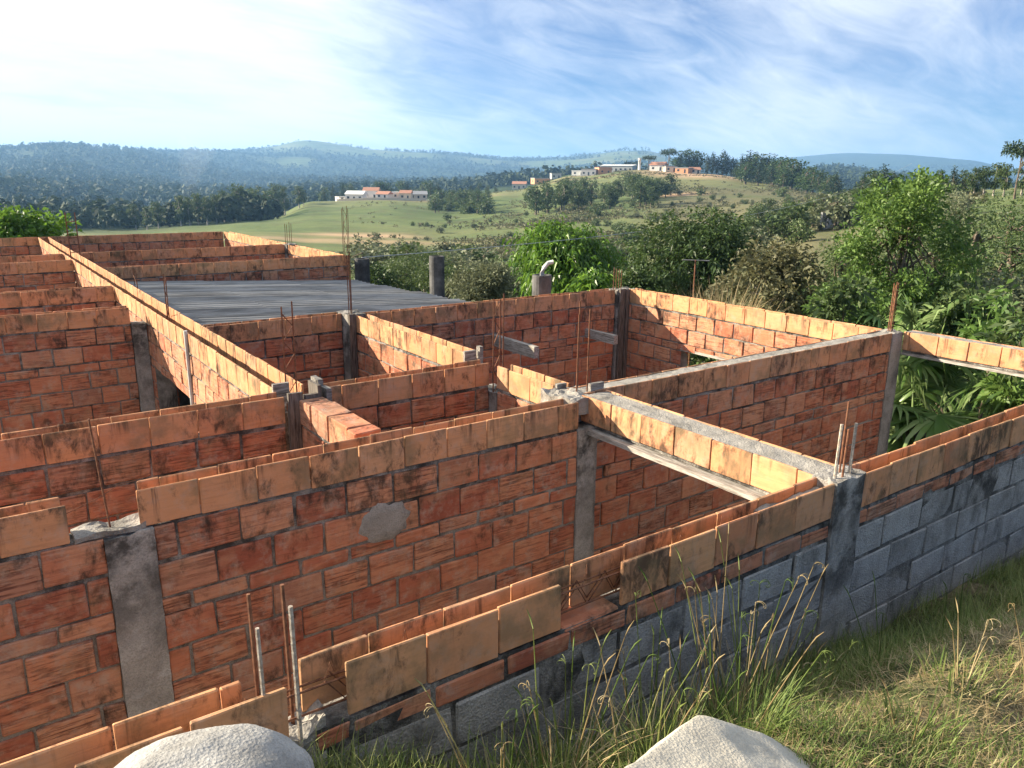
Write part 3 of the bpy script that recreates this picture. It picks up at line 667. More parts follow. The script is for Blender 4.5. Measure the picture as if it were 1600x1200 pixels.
for nm, arr in (('forest', fm), ('earth', np.clip(earth, 0, 1)), ('dry', dry)):
    a = me.attributes.new(nm, 'FLOAT', 'POINT'); a.data.foreach_set('value', arr.astype(np.float32).ravel())
t = NT('valley_ground'); P = t.pos()
at = lambda n: t.n('ShaderNodeAttribute', attribute_name=n).outputs['Fac']
g1 = t.noise(P, .035, 6, .6); g2 = t.noise(P, .35, 6, .7); g3 = t.noise(P, .006, 5, .6)
col = t.mix(t.range(g1, .32, .66), (.072, .105, .036), (.128, .158, .058))
col = t.mix(t.range(g2, .48, .72, 0, .6), col, (.075, .095, .036))
col = t.mix(t.range(g3, .45, .62, 0, .6), col, (.20, .19, .085))
g4 = t.noise(P, .11, 6, .7); col = t.mix(t.range(g4, .50, .66, 0, .65), col, (.085, .085, .042))
col = t.mix(t.math('MULTIPLY', at('dry'), t.range(g1, .3, .6, .35, .9)), col, (.125, .115, .062))
col = t.mix(at('forest'), col, t.mix(t.range(g1, .4, .6), (.018, .034, .014), (.04, .06, .022)))
col = t.mix(t.math('MULTIPLY', at('earth'), t.range(g2, .25, .5, .6, 1)), col, (.46, .30, .19))
link('ground', me, t.done(t.bsdf(col, .95, t.bump(g2, .6, .6), .1)), None, kind='structure')

# the grassy bank the house is dug into
def bank_z(x, y):
    w = np.interp(x, [-9, 0, .6, 1.2, 2.2, 3.65, 5, 6.2, 9, 14], [-.3, -.25, -.28, -.6, -.95, -1.02, -1.12, -1.2, -1.45, -2.2])
    b = np.interp(x, [-9, 0, 1, 2.4, 3.4, 5, 8, 14], [0, -.1, -.18, -.31, -.48, -.75, -1.15, -2.1])
    s = np.clip((y-1.15)/.85, 0, 1); s = s*s*(3-2*s)
    z = b+(w-b)*s
    return z + .025*np.sin(x*3.1+y*2.3)+.018*np.sin(x*7.3-y*6.1)+.010*np.sin(x*17+y*13)
gx = np.concatenate([np.linspace(-40, -2, 20), np.linspace(-1.9, 9, 180), np.linspace(9.2, 13.5, 20)]); gy = np.concatenate([np.linspace(-40, -1.5, 20), np.linspace(-1.4, 2.06, 70)])
GX, GY = np.meshgrid(gx, gy, indexing='ij'); GZ = bank_z(GX, GY)
ed = np.maximum(np.clip((GX-9.5)/4, 0, 1), np.clip((-GX-25)/15, 0, 1)); GZ = GZ - ed*3.5
Vb = np.stack([GX, GY, GZ], -1).reshape(-1, 3); n1, n2 = GX.shape
ii = np.arange(n1-1)[:, None]; jj = np.arange(n2-1)[None]
Fb = np.stack([ii*n2+jj, (ii+1)*n2+jj, (ii+1)*n2+jj+1, ii*n2+jj+1], -1).reshape(-1, 4)
t = NT('bank_soil'); P = t.pos()
a = t.noise(P, 7, 7, .7); b = t.noise(P, 38, 5, .7); c = t.noise(P, 1.7, 4, .6)
col = t.mix(t.range(a, .35, .65), (.10, .078, .045), (.30, .24, .145)); col = t.mix(t.range(b, .45, .7, 0, .7), col, (.42, .35, .21))
col = t.mix(t.range(c, .42, .6, 0, .75), col, (.06, .085, .028))
link('grass_bank', mesh_np('bank', Vb, Fb, smooth=True), t.done(t.bsdf(col, .97, t.bump(t.math('ADD', a, b), 1., .03), .1)), None, kind='structure')

# ------------------------------------------------------------------ foliage
def leaf_quads(C, D, L, W, rs, droop=.25):
    """leaf-shaped quads (pointed rhombs, slightly folded) at C along D"""
    n = len(C); D = D/np.maximum(np.linalg.norm(D, axis=1, keepdims=True), 1e-6)
    rv = rs.normal(size=(n, 3)); S = np.cross(D, rv); S /= np.maximum(np.linalg.norm(S, axis=1, keepdims=True), 1e-6)
    L = np.broadcast_to(L, (n,))[:, None]; W = np.broadcast_to(W, (n,))[:, None]
    tip = D*L; tip[:, 2] -= droop*L[:, 0]
    mid = D*L*.5; mid[:, 2] -= droop*.15*L[:, 0]
    V = np.stack([C, C+mid+S*W*.5, C+tip, C+mid-S*W*.5], 1).reshape(-1, 3)
    F = np.arange(4*n).reshape(-1, 4); return V, F
def crown_mesh(name, blobs, n, L, W, seed, droop=.3, spray=4, out=.7, up=.15, hollow=.55, ground_cut=None, jitter=.12):
    """leaves in sprays spread through the shells of a set of lobes; (x, y, z, rx, ry, rz) per lobe"""
    rs = np.random.default_rng(seed); blobs = np.asarray(blobs, float)
    vol = (blobs[:, 3]*blobs[:, 4]*blobs[:, 5])**(2/3); k = rs.choice(len(blobs), n//spray, p=vol/vol.sum())
    d = rs.normal(size=(len(k), 3)); d /= np.linalg.norm(d, axis=1, keepdims=True)
    rad = (hollow+(1-hollow)*rs.random(len(k))**.6)[:, None]
    # uneven outline: lobes of lobes
    wob = 1+.22*np.sin(d[:, :1]*5+k[:, None])*np.cos(d[:, 1:2]*6+k[:, None]*2)+.12*np.sin(d[:, 2:]*11+d[:, :1]*9)
    C = blobs[k, :3]+d*blobs[k, 3:]*rad*wob
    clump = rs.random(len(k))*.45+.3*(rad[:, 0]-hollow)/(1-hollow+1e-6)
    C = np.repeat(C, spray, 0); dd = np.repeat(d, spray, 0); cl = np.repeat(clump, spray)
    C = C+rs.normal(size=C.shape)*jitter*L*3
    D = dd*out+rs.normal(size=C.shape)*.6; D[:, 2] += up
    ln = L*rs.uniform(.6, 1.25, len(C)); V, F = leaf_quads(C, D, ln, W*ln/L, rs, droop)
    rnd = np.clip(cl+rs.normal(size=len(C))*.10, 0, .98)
    return mesh_np(name, V, F, np.repeat(rnd, 4))
def trunk_mesh(name, h, r, limbs, seed, top=.35, lean=(0, 0), spread=1.0, n=7):
    """tapered trunk with limbs that fork towards the given points"""
    rs = random.Random(seed); m = MB()
    pts = [Vector((lean[0]*(i/5)**1.3+rs.uniform(-.04, .04)*h*.2*(i > 0), lean[1]*(i/5)**1.3+rs.uniform(-.04, .04)*h*.2*(i > 0), h*i/5)) for i in range(6)]
    m.tube(pts, [r*(1.25 if i == 0 else 1-(1-top)*i/5) for i in range(6)], n)
    for lx, ly, lz in limbs:
        b = pts[rs.choice((3, 4, 5))]; e = Vector((lx, ly, lz)); mid = b.lerp(e, .5)+Vector((rs.uniform(-.1, .1), rs.uniform(-.1, .1), .12*(e-b).length))
        q = r*top*1.1; m.tube([b, mid, e], [q, q*.7, q*.25], 5)
        for _ in range(3):
            s = mid.lerp(e, rs.random()); f = s+Vector((rs.uniform(-1, 1), rs.uniform(-1, 1), rs.uniform(.1, 1)))*(e-b).length*.2
            m.tube([s, f], [q*.4, q*.12], 4)
    return m.mesh(name, True)
ML = {}
ML['mango'] = m_leaf('mango_leaf', (.035, .085, .012), (.10, .21, .022), (.20, .34, .045), .35, .38)
ML['dark'] = m_leaf('dark_leaf', (.020, .042, .014), (.045, .085, .022), (.095, .145, .040), .28, .5, (.16, .14, .10))
ML['olive'] = m_leaf('olive_leaf', (.060, .075, .038), (.125, .145, .075), (.20, .22, .125), .25, .6)
ML['brownleaf'] = m_leaf('dull_leaf', (.045, .055, .024), (.095, .100, .044), (.16, .150, .074), .25, .6, (.22, .17, .09))
ML['light'] = m_leaf('light_leaf', (.045, .095, .020), (.095, .175, .035), (.165, .255, .060), .38, .5)
ML['mid'] = m_leaf('middle_leaf', (.030, .055, .018), (.062, .100, .030), (.115, .155, .050), .28, .55)
ML['pine'] = m_leaf('pine_needle', (.014, .032, .014), (.028, .055, .022), (.055, .085, .034), .2, .6)
ML['palm'] = m_leaf('palm_leaf', (.08, .16, .04), (.17, .27, .08), (.32, .40, .18), .4, .30)
ML['grass'] = m_leaf('grass_blade', (.065, .12, .025), (.16, .23, .055), (.30, .33, .11), .4, .55, (.52, .44, .24))
ML['straw'] = m_leaf('dry_straw', (.26, .19, .09), (.40, .31, .16), (.54, .45, .27), .3, .7)

def tree(name, label, cat, px, r, blobs, n, L, W, mat, seed, h=None, tr=.12, group=None, bark='bark', limbs=True, loc=None, **k):
    """one tree or shrub standing at its own place; lobes are given in metres above its foot"""
    p = loc or ground_at(px, r); e = empty(name, p, label, cat, group)
    e.rotation_euler.z = -az_of(px)
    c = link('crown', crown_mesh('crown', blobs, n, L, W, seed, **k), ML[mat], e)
    zt = max(b[2] for b in blobs) if h is None else h
    lb = [(b[0]*.75, b[1]*.75, b[2]*.9) for b in blobs] if limbs else []
    link('trunk', trunk_mesh('trunk', zt*.72, tr, lb, seed), M[bark], e)
    return e
def lobes(seed, n, w, d, z0, z1, s0, s1, shape=1.0):
    rs = random.Random(seed); out = []
    for i in range(n):
        t_ = rs.random(); a = rs.uniform(0, 2*math.pi); q = rs.random()**.5
        env = math.sin(math.pi*min(1, max(.08, (t_*.80+.14))))**shape
        s = rs.uniform(s0, s1); out.append((q*w*env*math.cos(a), q*d*env*math.sin(a), z0+(z1-z0)*t_, s, s, s*.8))
    return out
def z_for(px, r, py): return 1.5+r*el_of(px, py)
def standing(px, r, ytop):                       # height of something at (px, r) whose top is sighted at ytop
    return z_for(px, r, ytop)-ground_at(px, r).z
# -- trees and shrubs close behind the house
def near_tree(name, label, px, r, ytop, ybot, halfw, nl, n, L, W, mat, seed, s=(.35, .6), shape=.8, cat='tree', **k):
    g = ground_at(px, r); zt = z_for(px, r, ytop)-g.z; zb = z_for(px, r, ybot)-g.z; hw = halfw/FPX*r
    sc_ = hw; bl = lobes(seed, nl, hw*.78, hw*.7, zb+.15*hw, zt-.28*hw, s[0]*hw, s[1]*hw, shape)
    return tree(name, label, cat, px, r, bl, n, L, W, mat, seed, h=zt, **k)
near_tree('mango_tree', 'bright green mango tree with drooping leaves behind the house', 876, 24, 350, 452, 96, 28, 15000, .22, .075, 'mango', 5, (.36, .54), .7, droop=.9, spray=6, out=.5, tr=.14)
near_tree('rounded_tree', 'large rounded dark tree with greyish twigs beside the mango tree', 1088, 26, 318, 480, 106, 36, 20000, .18, .065, 'dark', 9, (.38, .56), .7, droop=.5, spray=5, tr=.16)
near_tree('grey_shrub', 'grey-green feathery shrub beside the corrugated roof', 758, 17, 408, 468, 66, 18, 9000, .11, .03, 'olive', 13, (.28, .42), .5, cat='shrub', out=.6, up=.5)
near_tree('thin_tree', 'thin pale-branched tree with sparse dull leaves beyond the sunlit wall', 1215, 15, 372, 520, 112, 28, 7500, .13, .05, 'brownleaf', 17, (.22, .36), .8, bark='bark_pale', tr=.10, hollow=.3, spray=5)
near_tree('upright_tree', 'tall light green tree with upright feathery branches above the palm', 1425, 15, 238, 500, 98, 38, 13000, .10, .04, 'light', 21, (.18, .34), .55, tr=.06, hollow=.25, up=.6, spray=5)
near_tree('leafy_shrub', 'light green leafy shrub at the foot of the upright tree', 1350, 12.5, 440, 540, 70, 14, 5500, .085, .034, 'light', 23, (.3, .45), .6, cat='shrub', hollow=.3)
near_tree('round_bush', 'dark green broadleaf bush beyond the far end wall of the house', 28, 30, 328, 380, 58, 12, 3500, .22, .10, 'mango', 25, (.35, .5), .5, cat='bush')
near_tree('low_mango_shoot', 'small bright green sapling between the pipe post and the back wall', 925, 17, 428, 470, 34, 7, 1100, .20, .07, 'mango', 27, (.35, .5), .5, cat='sapling', droop=.6)
bush_px = [(1240, 20, 420, 530, 80, 'mid'), (1300, 19, 400, 520, 70, 'dark'), (1478, 22, 345, 500, 80, 'mid'), (1540, 26, 322, 480, 80, 'dark'), (1600, 24, 350, 500, 84, 'mid'), (1590, 34, 300, 420, 70, 'mid'), (1660, 30, 310, 480, 90, 'dark'),
           (1500, 17, 410, 540, 80, 'dark'), (1590, 15, 440, 560, 90, 'olive'), (1170, 18, 430, 520, 60, 'brownleaf'), (1020, 19, 420, 490, 50, 'dark'), (960, 21, 425, 480, 40, 'mid'), (1400, 20, 400, 540, 80, 'dark'), (1690, 20, 380, 560, 110, 'mid'),
           (1440, 33, 330, 420, 60, 'mid'), (1510, 40, 300, 390, 60, 'olive'), (700, 30, 408, 450, 60, 'mid'), (620, 34, 400, 440, 60, 'mid'), (580, 28, 412, 450, 40, 'dark'), (660, 42, 392, 420, 60, 'mid'), (1330, 30, 370, 450, 60, 'mid')]
BUSH = ['mid-green bush behind the pale-branched thin tree', 'dark bush between the thin tree and the leafy shrub', 'mid-green bush right behind the upright light green tree', 'dark bush on the slope above the broad-leaved plants', 'mid-green bush above the end of the tile beam',
        'mid-green bush just below the bare-stemmed pine', 'dark bush on the slope under the bare-stemmed pine', 'dark bush between the upper palm and the broad-leaved plants', 'greyish olive bush behind the broad-leaved plant at the beam end', 'dull brownish bush beside the tee pole and dry grass',
        'dark bush filling the gap between mango and rounded tree', 'small mid-green bush at the foot of the mango tree', 'dark shaded bush behind the trunk of the upright tree', 'large mid-green bush beyond the beam at the edge of the slope',
        'mid-green bush high on the slope behind the upright tree', 'greyish olive bush high on the slope near the rise', 'mid-green bush behind the tallest pipe post', 'mid-green bush between the two plain pipe posts', 'dark bush behind the short pipe post', 'mid-green bush in the scrub beyond the grey shrub', 'mid-green bush below the boundary wall in the valley']
for i, (px, r, yt, yb, hw, mt) in enumerate(bush_px):
    near_tree('bush', BUSH[i], px, r, yt, yb, hw, 14, 3600, .13, .05, mt, 100+i, (.30, .46), .5, cat='bush', group='bushes of the thicket behind the house', hollow=.4)

# -- trees further off: one of each kind is built, the others are copies of it
def proto(name, label, cat, blobs, n, L, W, mat, seed, h, tr, bark='bark', **k):
    e = empty(name, (0, 0, 0), label, cat)
    link('crown', crown_mesh('crown', blobs, n, L, W, seed, **k), ML[mat], e)
    link('trunk', trunk_mesh('trunk', h*.8, tr, [(b[0]*.8, b[1]*.8, b[2]) for b in blobs[:8]], seed), M[bark], e)
    return e
PROTO = {}
def add_proto(key, *a, **k): PROTO[key] = [proto(*a, **k), False]
add_proto('broad', 'broadleaf_tree', 'x', 'tree', lobes(31, 20, .34, .34, .32, .82, .13, .22), 1700, .055, .035, 'mid', 31, 1, .03, hollow=.4, spray=4)
add_proto('broad2', 'broadleaf_tree', 'x', 'tree', lobes(32, 16, .30, .30, .30, .86, .12, .20), 1500, .05, .035, 'dark', 32, 1, .03, hollow=.4, spray=4)
add_proto('gum', 'eucalyptus_tree', 'x', 'tree', lobes(33, 16, .17, .17, .30, .93, .08, .14, .7), 1500, .05, .028, 'mid', 33, 1, .022, 'bark_pale', hollow=.3, droop=.7)
pine_b = [(.22*(1-t_)*math.cos(i*2.4)*.8, .22*(1-t_)*math.sin(i*2.4)*.8, .22+.74*t_, .15*(1.12-t_), .15*(1.12-t_), .06) for i, t_ in enumerate(np.linspace(0, 1, 26))]
add_proto('pine', 'pine_tree', 'x', 'tree', pine_b, 1800, .05, .022, 'pine', 34, 1, .022, hollow=.2, up=.3)
add_proto('cypress', 'cypress_tree', 'x', 'tree', [(0, 0, .1+.85*t_, .11*math.sin(math.pi*(.12+.86*t_))+.015, .11*math.sin(math.pi*(.12+.86*t_))+.015, .08) for t_ in np.linspace(0, 1, 14)], 1100, .05, .03, 'pine', 35, 1, .02, hollow=.5, up=.8)
add_proto('umbrella', 'umbrella_pine', 'x', 'tree', [(.24*math.cos(a), .24*math.sin(a), .86+.05*math.sin(3*a), .17, .17, .09) for a in np.linspace(0, 6.0, 8)]+[(0, 0, .92, .2, .2, .08)], 1100, .06, .03, 'pine', 36, 1, .025, hollow=.3, up=.5)
add_proto('shrub', 'bush', 'x', 'bush', lobes(37, 10, .38, .38, .18, .72, .18, .30), 700, .10, .07, 'mid', 37, .8, .03, hollow=.4)
add_proto('shrub2', 'bush', 'x', 'bush', lobes(38, 9, .40, .40, .18, .66, .18, .30), 650, .10, .07, 'olive', 38, .8, .03, hollow=.4)
def put(key, px, r, h, label, group, wide=1.0, sink=.02):
    o, used = PROTO[key]
    e = o if not used else copy_tree(o)
    PROTO[key][1] = True
    p = ground_at(px, r); e.location = (p.x, p.y, p.z-sink*h); e.rotation_euler.z = random.uniform(0, 6.28)
    e.scale = (h*wide, h*wide, h); e['label'] = label; e['group'] = group; return e
def put_top(key, px, r, ytop, label, group, wide=1.0): return put(key, px, r, max(1.5, standing(px, r, ytop)), label, group, wide)
rr = random.Random(3)
for px, r, yt in ((204, 300, 316), (222, 290, 320), (240, 300, 312), (258, 310, 318), (276, 295, 302), (290, 300, 304), (304, 310, 298), (318, 300, 303), (333, 305, 300), (346, 320, 294), (358, 330, 298), (370, 330, 283), (384, 340, 292), (398, 350, 288), (412, 360, 294), (430, 380, 283), (442, 385, 287), (465, 400, 288), (472, 405, 294)):
    put_top(rr.choice(('broad', 'gum', 'broad2', 'gum')), px, r, yt, 'tall tree in the row between the pasture and the forest', 'tree row on the pasture edge', rr.uniform(.9, 1.25))
for i in range(34):
    px = rr.uniform(676, 765); r = 330+(765-px)*.4+rr.uniform(-30, 60); put(rr.choice(('broad2', 'broad', 'shrub')), px, r, rr.uniform(4, 9), 'dark tree in the gully between the two pastures', 'gully trees', 1.3)
for px, r, yt in ((505, 470, 290), (520, 480, 288), (535, 470, 285), (548, 500, 284), (588, 480, 281), (597, 480, 282), (606, 480, 284), (628, 485, 280), (636, 485, 283), (660, 470, 283), (672, 465, 279), (684, 460, 284), (735, 520, 286), (748, 520, 285), (762, 530, 288), (774, 540, 290)):
    put_top(rr.choice(('broad2', 'pine', 'broad2')), px, r, yt, 'dark tree standing among the white village houses', 'village trees', 1.2)
for i in range(40):
    px = rr.uniform(828, 1052); r = rr.uniform(270, 350); put(rr.choice(('broad', 'gum', 'broad', 'broad2')), px, r, rr.uniform(6, 10.5), 'grey-green tree in the grove on the hillside below the houses', 'hillside grove', 1.1)
put_top('umbrella', 1043, 520, 232, 'slender umbrella-crowned pine on the hilltop', 'hilltop umbrella pines', 1.0)
put_top('umbrella', 1012, 500, 243, 'lone umbrella pine beside the white water tower', 'lone umbrella pine', 1.4)
for px, yt in ((1062, 232), (1075, 230), (1088, 233)): put_top('broad2', px, 520, yt, 'big round dark tree on the hilltop beside the umbrella pine', 'hilltop round trees', 1.3)
for px, yt in ((1104, 240), (1112, 236), (1120, 242), (1128, 233), (1134, 238), (1142, 244), (1148, 246)): put_top('cypress', px, 500, yt, 'narrow cypress in the row on the hilltop', 'hilltop cypresses', 1.1)
for px, r, yt in ((1158, 440, 240), (1168, 440, 234), (1178, 445, 237), (1188, 440, 236), (1198, 435, 239), (1208, 430, 240), (1218, 425, 241), (1228, 420, 246), (1238, 400, 244), (1246, 400, 252), (1262, 370, 256), (1272, 360, 262), (1284, 340, 264), (1296, 330, 270), (1306, 320, 268), (1165, 420, 250), (1185, 415, 252), (1205, 405, 256), (1225, 395, 258)):
    put_top(rr.choice(('pine', 'broad2', 'pine')), px, r, yt, 'dark pine in the wood that runs down from the hilltop', 'hilltop pine wood', 1.5)
for px, r, yt in ((1352, 190, 268), (1366, 185, 262), (1380, 190, 256), (1394, 192, 266), (1404, 200, 276), (1340, 210, 284)): put_top('broad2' if px in (1366, 1394) else 'pine', px, r, yt, 'tall dark pine in the clump above the block wall', 'pine clump above the block wall', 1.5)
for px, r, yt in ((1470, 150, 262), (1490, 145, 258), (1508, 150, 262), (1525, 140, 258), (1540, 150, 256), (1556, 140, 250), (1572, 135, 252), (1600, 130, 246), (1622, 120, 240)): put_top(rr.choice(('pine', 'broad2', 'gum')), px, r, yt, 'tree on the rise behind the thicket', 'trees on the rise', 1.2)
put_top('umbrella', 1590, 110, 218, 'tall bare-stemmed pine on the rise above the thicket', 'bare-stemmed pine', .8)
for i in range(210):
    px = rr.uniform(560, 1330) if i < 70 else 820+520*rr.random()**.8; r = rr.uniform(75, 300) if i < 70 else rr.uniform(90, 330)
    if px < 900 and r < 140: r += 90 if rr.random() < .3 else 0
    put(rr.choice(('shrub', 'shrub2', 'shrub')), px, r, rr.uniform(.8, 2.6)*(1.8 if rr.random() < .15 else 1), 'small bush scattered over the valley slope', 'bushes on the valley slope', 1.2)
for i in range(60):
    px = rr.uniform(1180, 1500); r = rr.uniform(80, 230); put(rr.choice(('shrub', 'shrub2', 'broad')), px, r, rr.uniform(2, 5), 'bush in the scrub around the block boundary wall', 'scrub around the boundary wall', 1.2)
for i in range(70):
    px = rr.uniform(560, 960); r = rr.uniform(45, 95); put(rr.choice(('shrub', 'shrub2')), px, r, rr.uniform(1.6, 3.6), 'bush in the dark scrub at the valley bottom behind the roof', 'scrub behind the roof', 1.3)

# -- the far wood: thousands of crowns that read as one mass
def wood_mesh(name, n, az0, az1, r0, r1, size, seed, q, leaf, rpow=1.0):
    rs = np.random.default_rng(seed); az = R_(1)*rs.uniform(az0, az1, n*5); r = r0*(r1/r0)**(rs.random(n*5)**rpow)
    keep = rs.random(n*5) < forest_mask(az, r); az, r = az[keep][:n], r[keep][:n]; n = len(az)
    P = np.stack([r*np.sin(az), r*np.cos(az), terrain_z(az, r)], -1)
    w = size*rs.uniform(.45, 1.1, n); h = w*rs.uniform(.9, 1.9, n)
    d = rs.normal(size=(n, q, 3)); d /= np.linalg.norm(d, axis=2, keepdims=True); d[..., 2] = np.abs(d[..., 2])*1.15-.15
    rad = .62+.38*rs.random((n, q, 1))
    C = P[:, None]+d*rad*np.stack([w, w, h], -1)[:, None]; C[..., 2] += (h*.45)[:, None]
    C = C.reshape(-1, 3); nn = rs.normal(size=C.shape)*.55+d.reshape(-1, 3)
    nn /= np.linalg.norm(nn, axis=1, keepdims=True); u = np.cross(nn, rs.normal(size=C.shape)); u /= np.linalg.norm(u, axis=1, keepdims=True); v = np.cross(nn, u)
    L = (leaf*np.repeat(w, q)*rs.uniform(.6, 1.3, len(C)))[:, None]
    V = np.stack([C-u*L, C-v*L*.7, C+u*L, C+v*L*.7], 1).reshape(-1, 3)
    rn = np.repeat(np.clip(np.repeat(.25+rs.random(n)*.4, q)+rs.normal(size=len(C))*.08, 0, .98), 4)
    return mesh_np(name, V, np.arange(len(V)).reshape(-1, 4), rn)
ML['wood'] = m_leaf('far_foliage', (.018, .034, .015), (.036, .058, .024), (.070, .095, .040), .15, .8)
link('distant_forest', wood_mesh('forest_near', 1700, -8, 32, 300, 1000, 4.2, 41, 110, .28), ML['wood'], None, kind='stuff', label='dark hazy forest filling the valley behind the tree row', category='forest')
link('ridge_forest', wood_mesh('forest_far', 34000, -8, 76, 800, 4600, 6.6, 42, 16, .42, .85), ML['wood'], None, kind='stuff', label='blue hazy forest on the far ridges', category='forest')

def scrub_mesh(name, n, seed):
    rs = np.random.default_rng(seed); az = R_(1)*rs.uniform(24, 66, n*6); r = 70*(560/70)**rs.random(n*6); x = r*np.sin(az); y = r*np.cos(az); d = np.degrees(az)
    p = np.clip(.5+1.1*fbm(x, y, 26, 2)+.5*fbm(x, y, 9, 5)-.25, 0, 1)*np.clip((d-30)/10, .08, 1); keep = rs.random(n*6) < p; az, r = az[keep][:n], r[keep][:n]; n = len(az); q = 14
    P = np.stack([r*np.sin(az), r*np.cos(az), terrain_z(az, r)], -1); w = rs.uniform(.35, 1.1, n)
    C = (P[:, None]+rs.normal(size=(n, q, 3))*np.stack([w*.55, w*.55, w*.25], -1)[:, None]+np.array([0, 0, 1.])*(w*.35)[:, None, None]).reshape(-1, 3)
    u = rs.normal(size=C.shape); u /= np.linalg.norm(u, axis=1, keepdims=True); v = np.cross(u, rs.normal(size=C.shape)); v /= np.linalg.norm(v, axis=1, keepdims=True); L = (np.repeat(w, q)*.30*rs.uniform(.6, 1.3, len(C)))[:, None]
    V = np.stack([C-u*L, C-v*L*.7, C+u*L, C+v*L*.7], 1).reshape(-1, 3)
    return mesh_np(name, V, np.arange(len(V)).reshape(-1, 4), np.repeat(np.clip(np.repeat(rs.random(n)*.8, q)+rs.normal(size=len(C))*.1, 0, .98), 4))
link('hillside_scrub', scrub_mesh('scrub', 9000, 51), ML['brownleaf'], None, kind='stuff', label='low grey-green scrub growing over the valley slopes', category='scrub')

# -- houses
def m_plain(name, c, rough=.85): 
    t = NT(name); n = t.noise(t.pos(), 1.3, 5, .6); return t.done(t.bsdf(t.mix(t.range(n, .35, .7, 0, .3), c, tuple(x*.7 for x in c)), rough, None, .2))
M['hw'] = m_plain('white_render', (.74, .72, .68)); M['hc'] = m_plain('cream_render', (.66, .56, .42)); M['ho'] = m_plain('orange_block', (.52, .27, .15)); M['hg'] = m_plain('grey_render', (.40, .40, .40))
M['rt'] = m_plain('clay_roof', (.40, .20, .13)); M['rg'] = m_plain('grey_roof', (.30, .30, .30)); M['rw'] = m_plain('white_roof', (.68, .68, .67)); M['win'] = m_simple('dark_glass', (.02, .025, .03), (.05, .055, .06), 1, .15, .5)
def house_at(px, r, w, d, h, wall, roof_, kind, label, rz=None, group=None):
    w *= .75; h *= .82; p = ground_at(px, r); e = empty('house', (p.x, p.y, p.z-.4), label, 'house', group, rz=(-az_of(px) if rz is None else rz))
    m = MB(); m.box(-w/2, w/2, -d/2, d/2, 0, h); link('wall', m.mesh('wall'), M[wall], e)
    m = MB()
    if kind == 'gable':
        o = .4; q = h+w*.0+d*.22
        m.add([(-w/2-o, -d/2-o, h-.05), (w/2+o, -d/2-o, h-.05), (w/2+o, d/2+o, h-.05), (-w/2-o, d/2+o, h-.05), (-w/2-o, 0, q), (w/2+o, 0, q)],
              [(0, 1, 5, 4), (2, 3, 4, 5), (0, 4, 3), (1, 2, 5), (0, 3, 2, 1)])
    elif kind == 'shed': m.add([(-w/2-.3, -d/2-.3, h+.02), (w/2+.3, -d/2-.3, h+.02), (w/2+.3, d/2+.3, h+.9), (-w/2-.3, d/2+.3, h+.9), (-w/2-.3, -d/2-.3, h-.15), (w/2+.3, -d/2-.3, h-.15), (w/2+.3, d/2+.3, h-.15), (-w/2-.3, d/2+.3, h-.15)], [(0, 1, 2, 3), (4, 7, 6, 5), (0, 4, 5, 1), (1, 5, 6, 2), (2, 6, 7, 3), (3, 7, 4, 0)])
    else:
        m.box(-w/2-.15, w/2+.15, -d/2-.15, d/2+.15, h+.002, h+.45)
    link('roof', m.mesh('roof'), M[roof_], e)
    nwin = max(2, int(w/3.2))
    for i in range(nwin):
        x = -w/2+(i+.5)*w/nwin; m = MB()
        if i == nwin//2: m.box(x-.5, x+.5, -d/2-.05, -d/2+.1, .4, 2.5); link('door', m.mesh('door'), M['win'], e)
        else: m.box(x-.65, x+.65, -d/2-.05, -d/2+.1, 1.4, 2.6); link('window', m.mesh('window'), M['win'], e)
    m = MB(); m.box(-w/2-.05, -w/2+.1, -.6, .6, 1.4, 2.6); link('window', m.mesh('window'), M['win'], e)
    return e
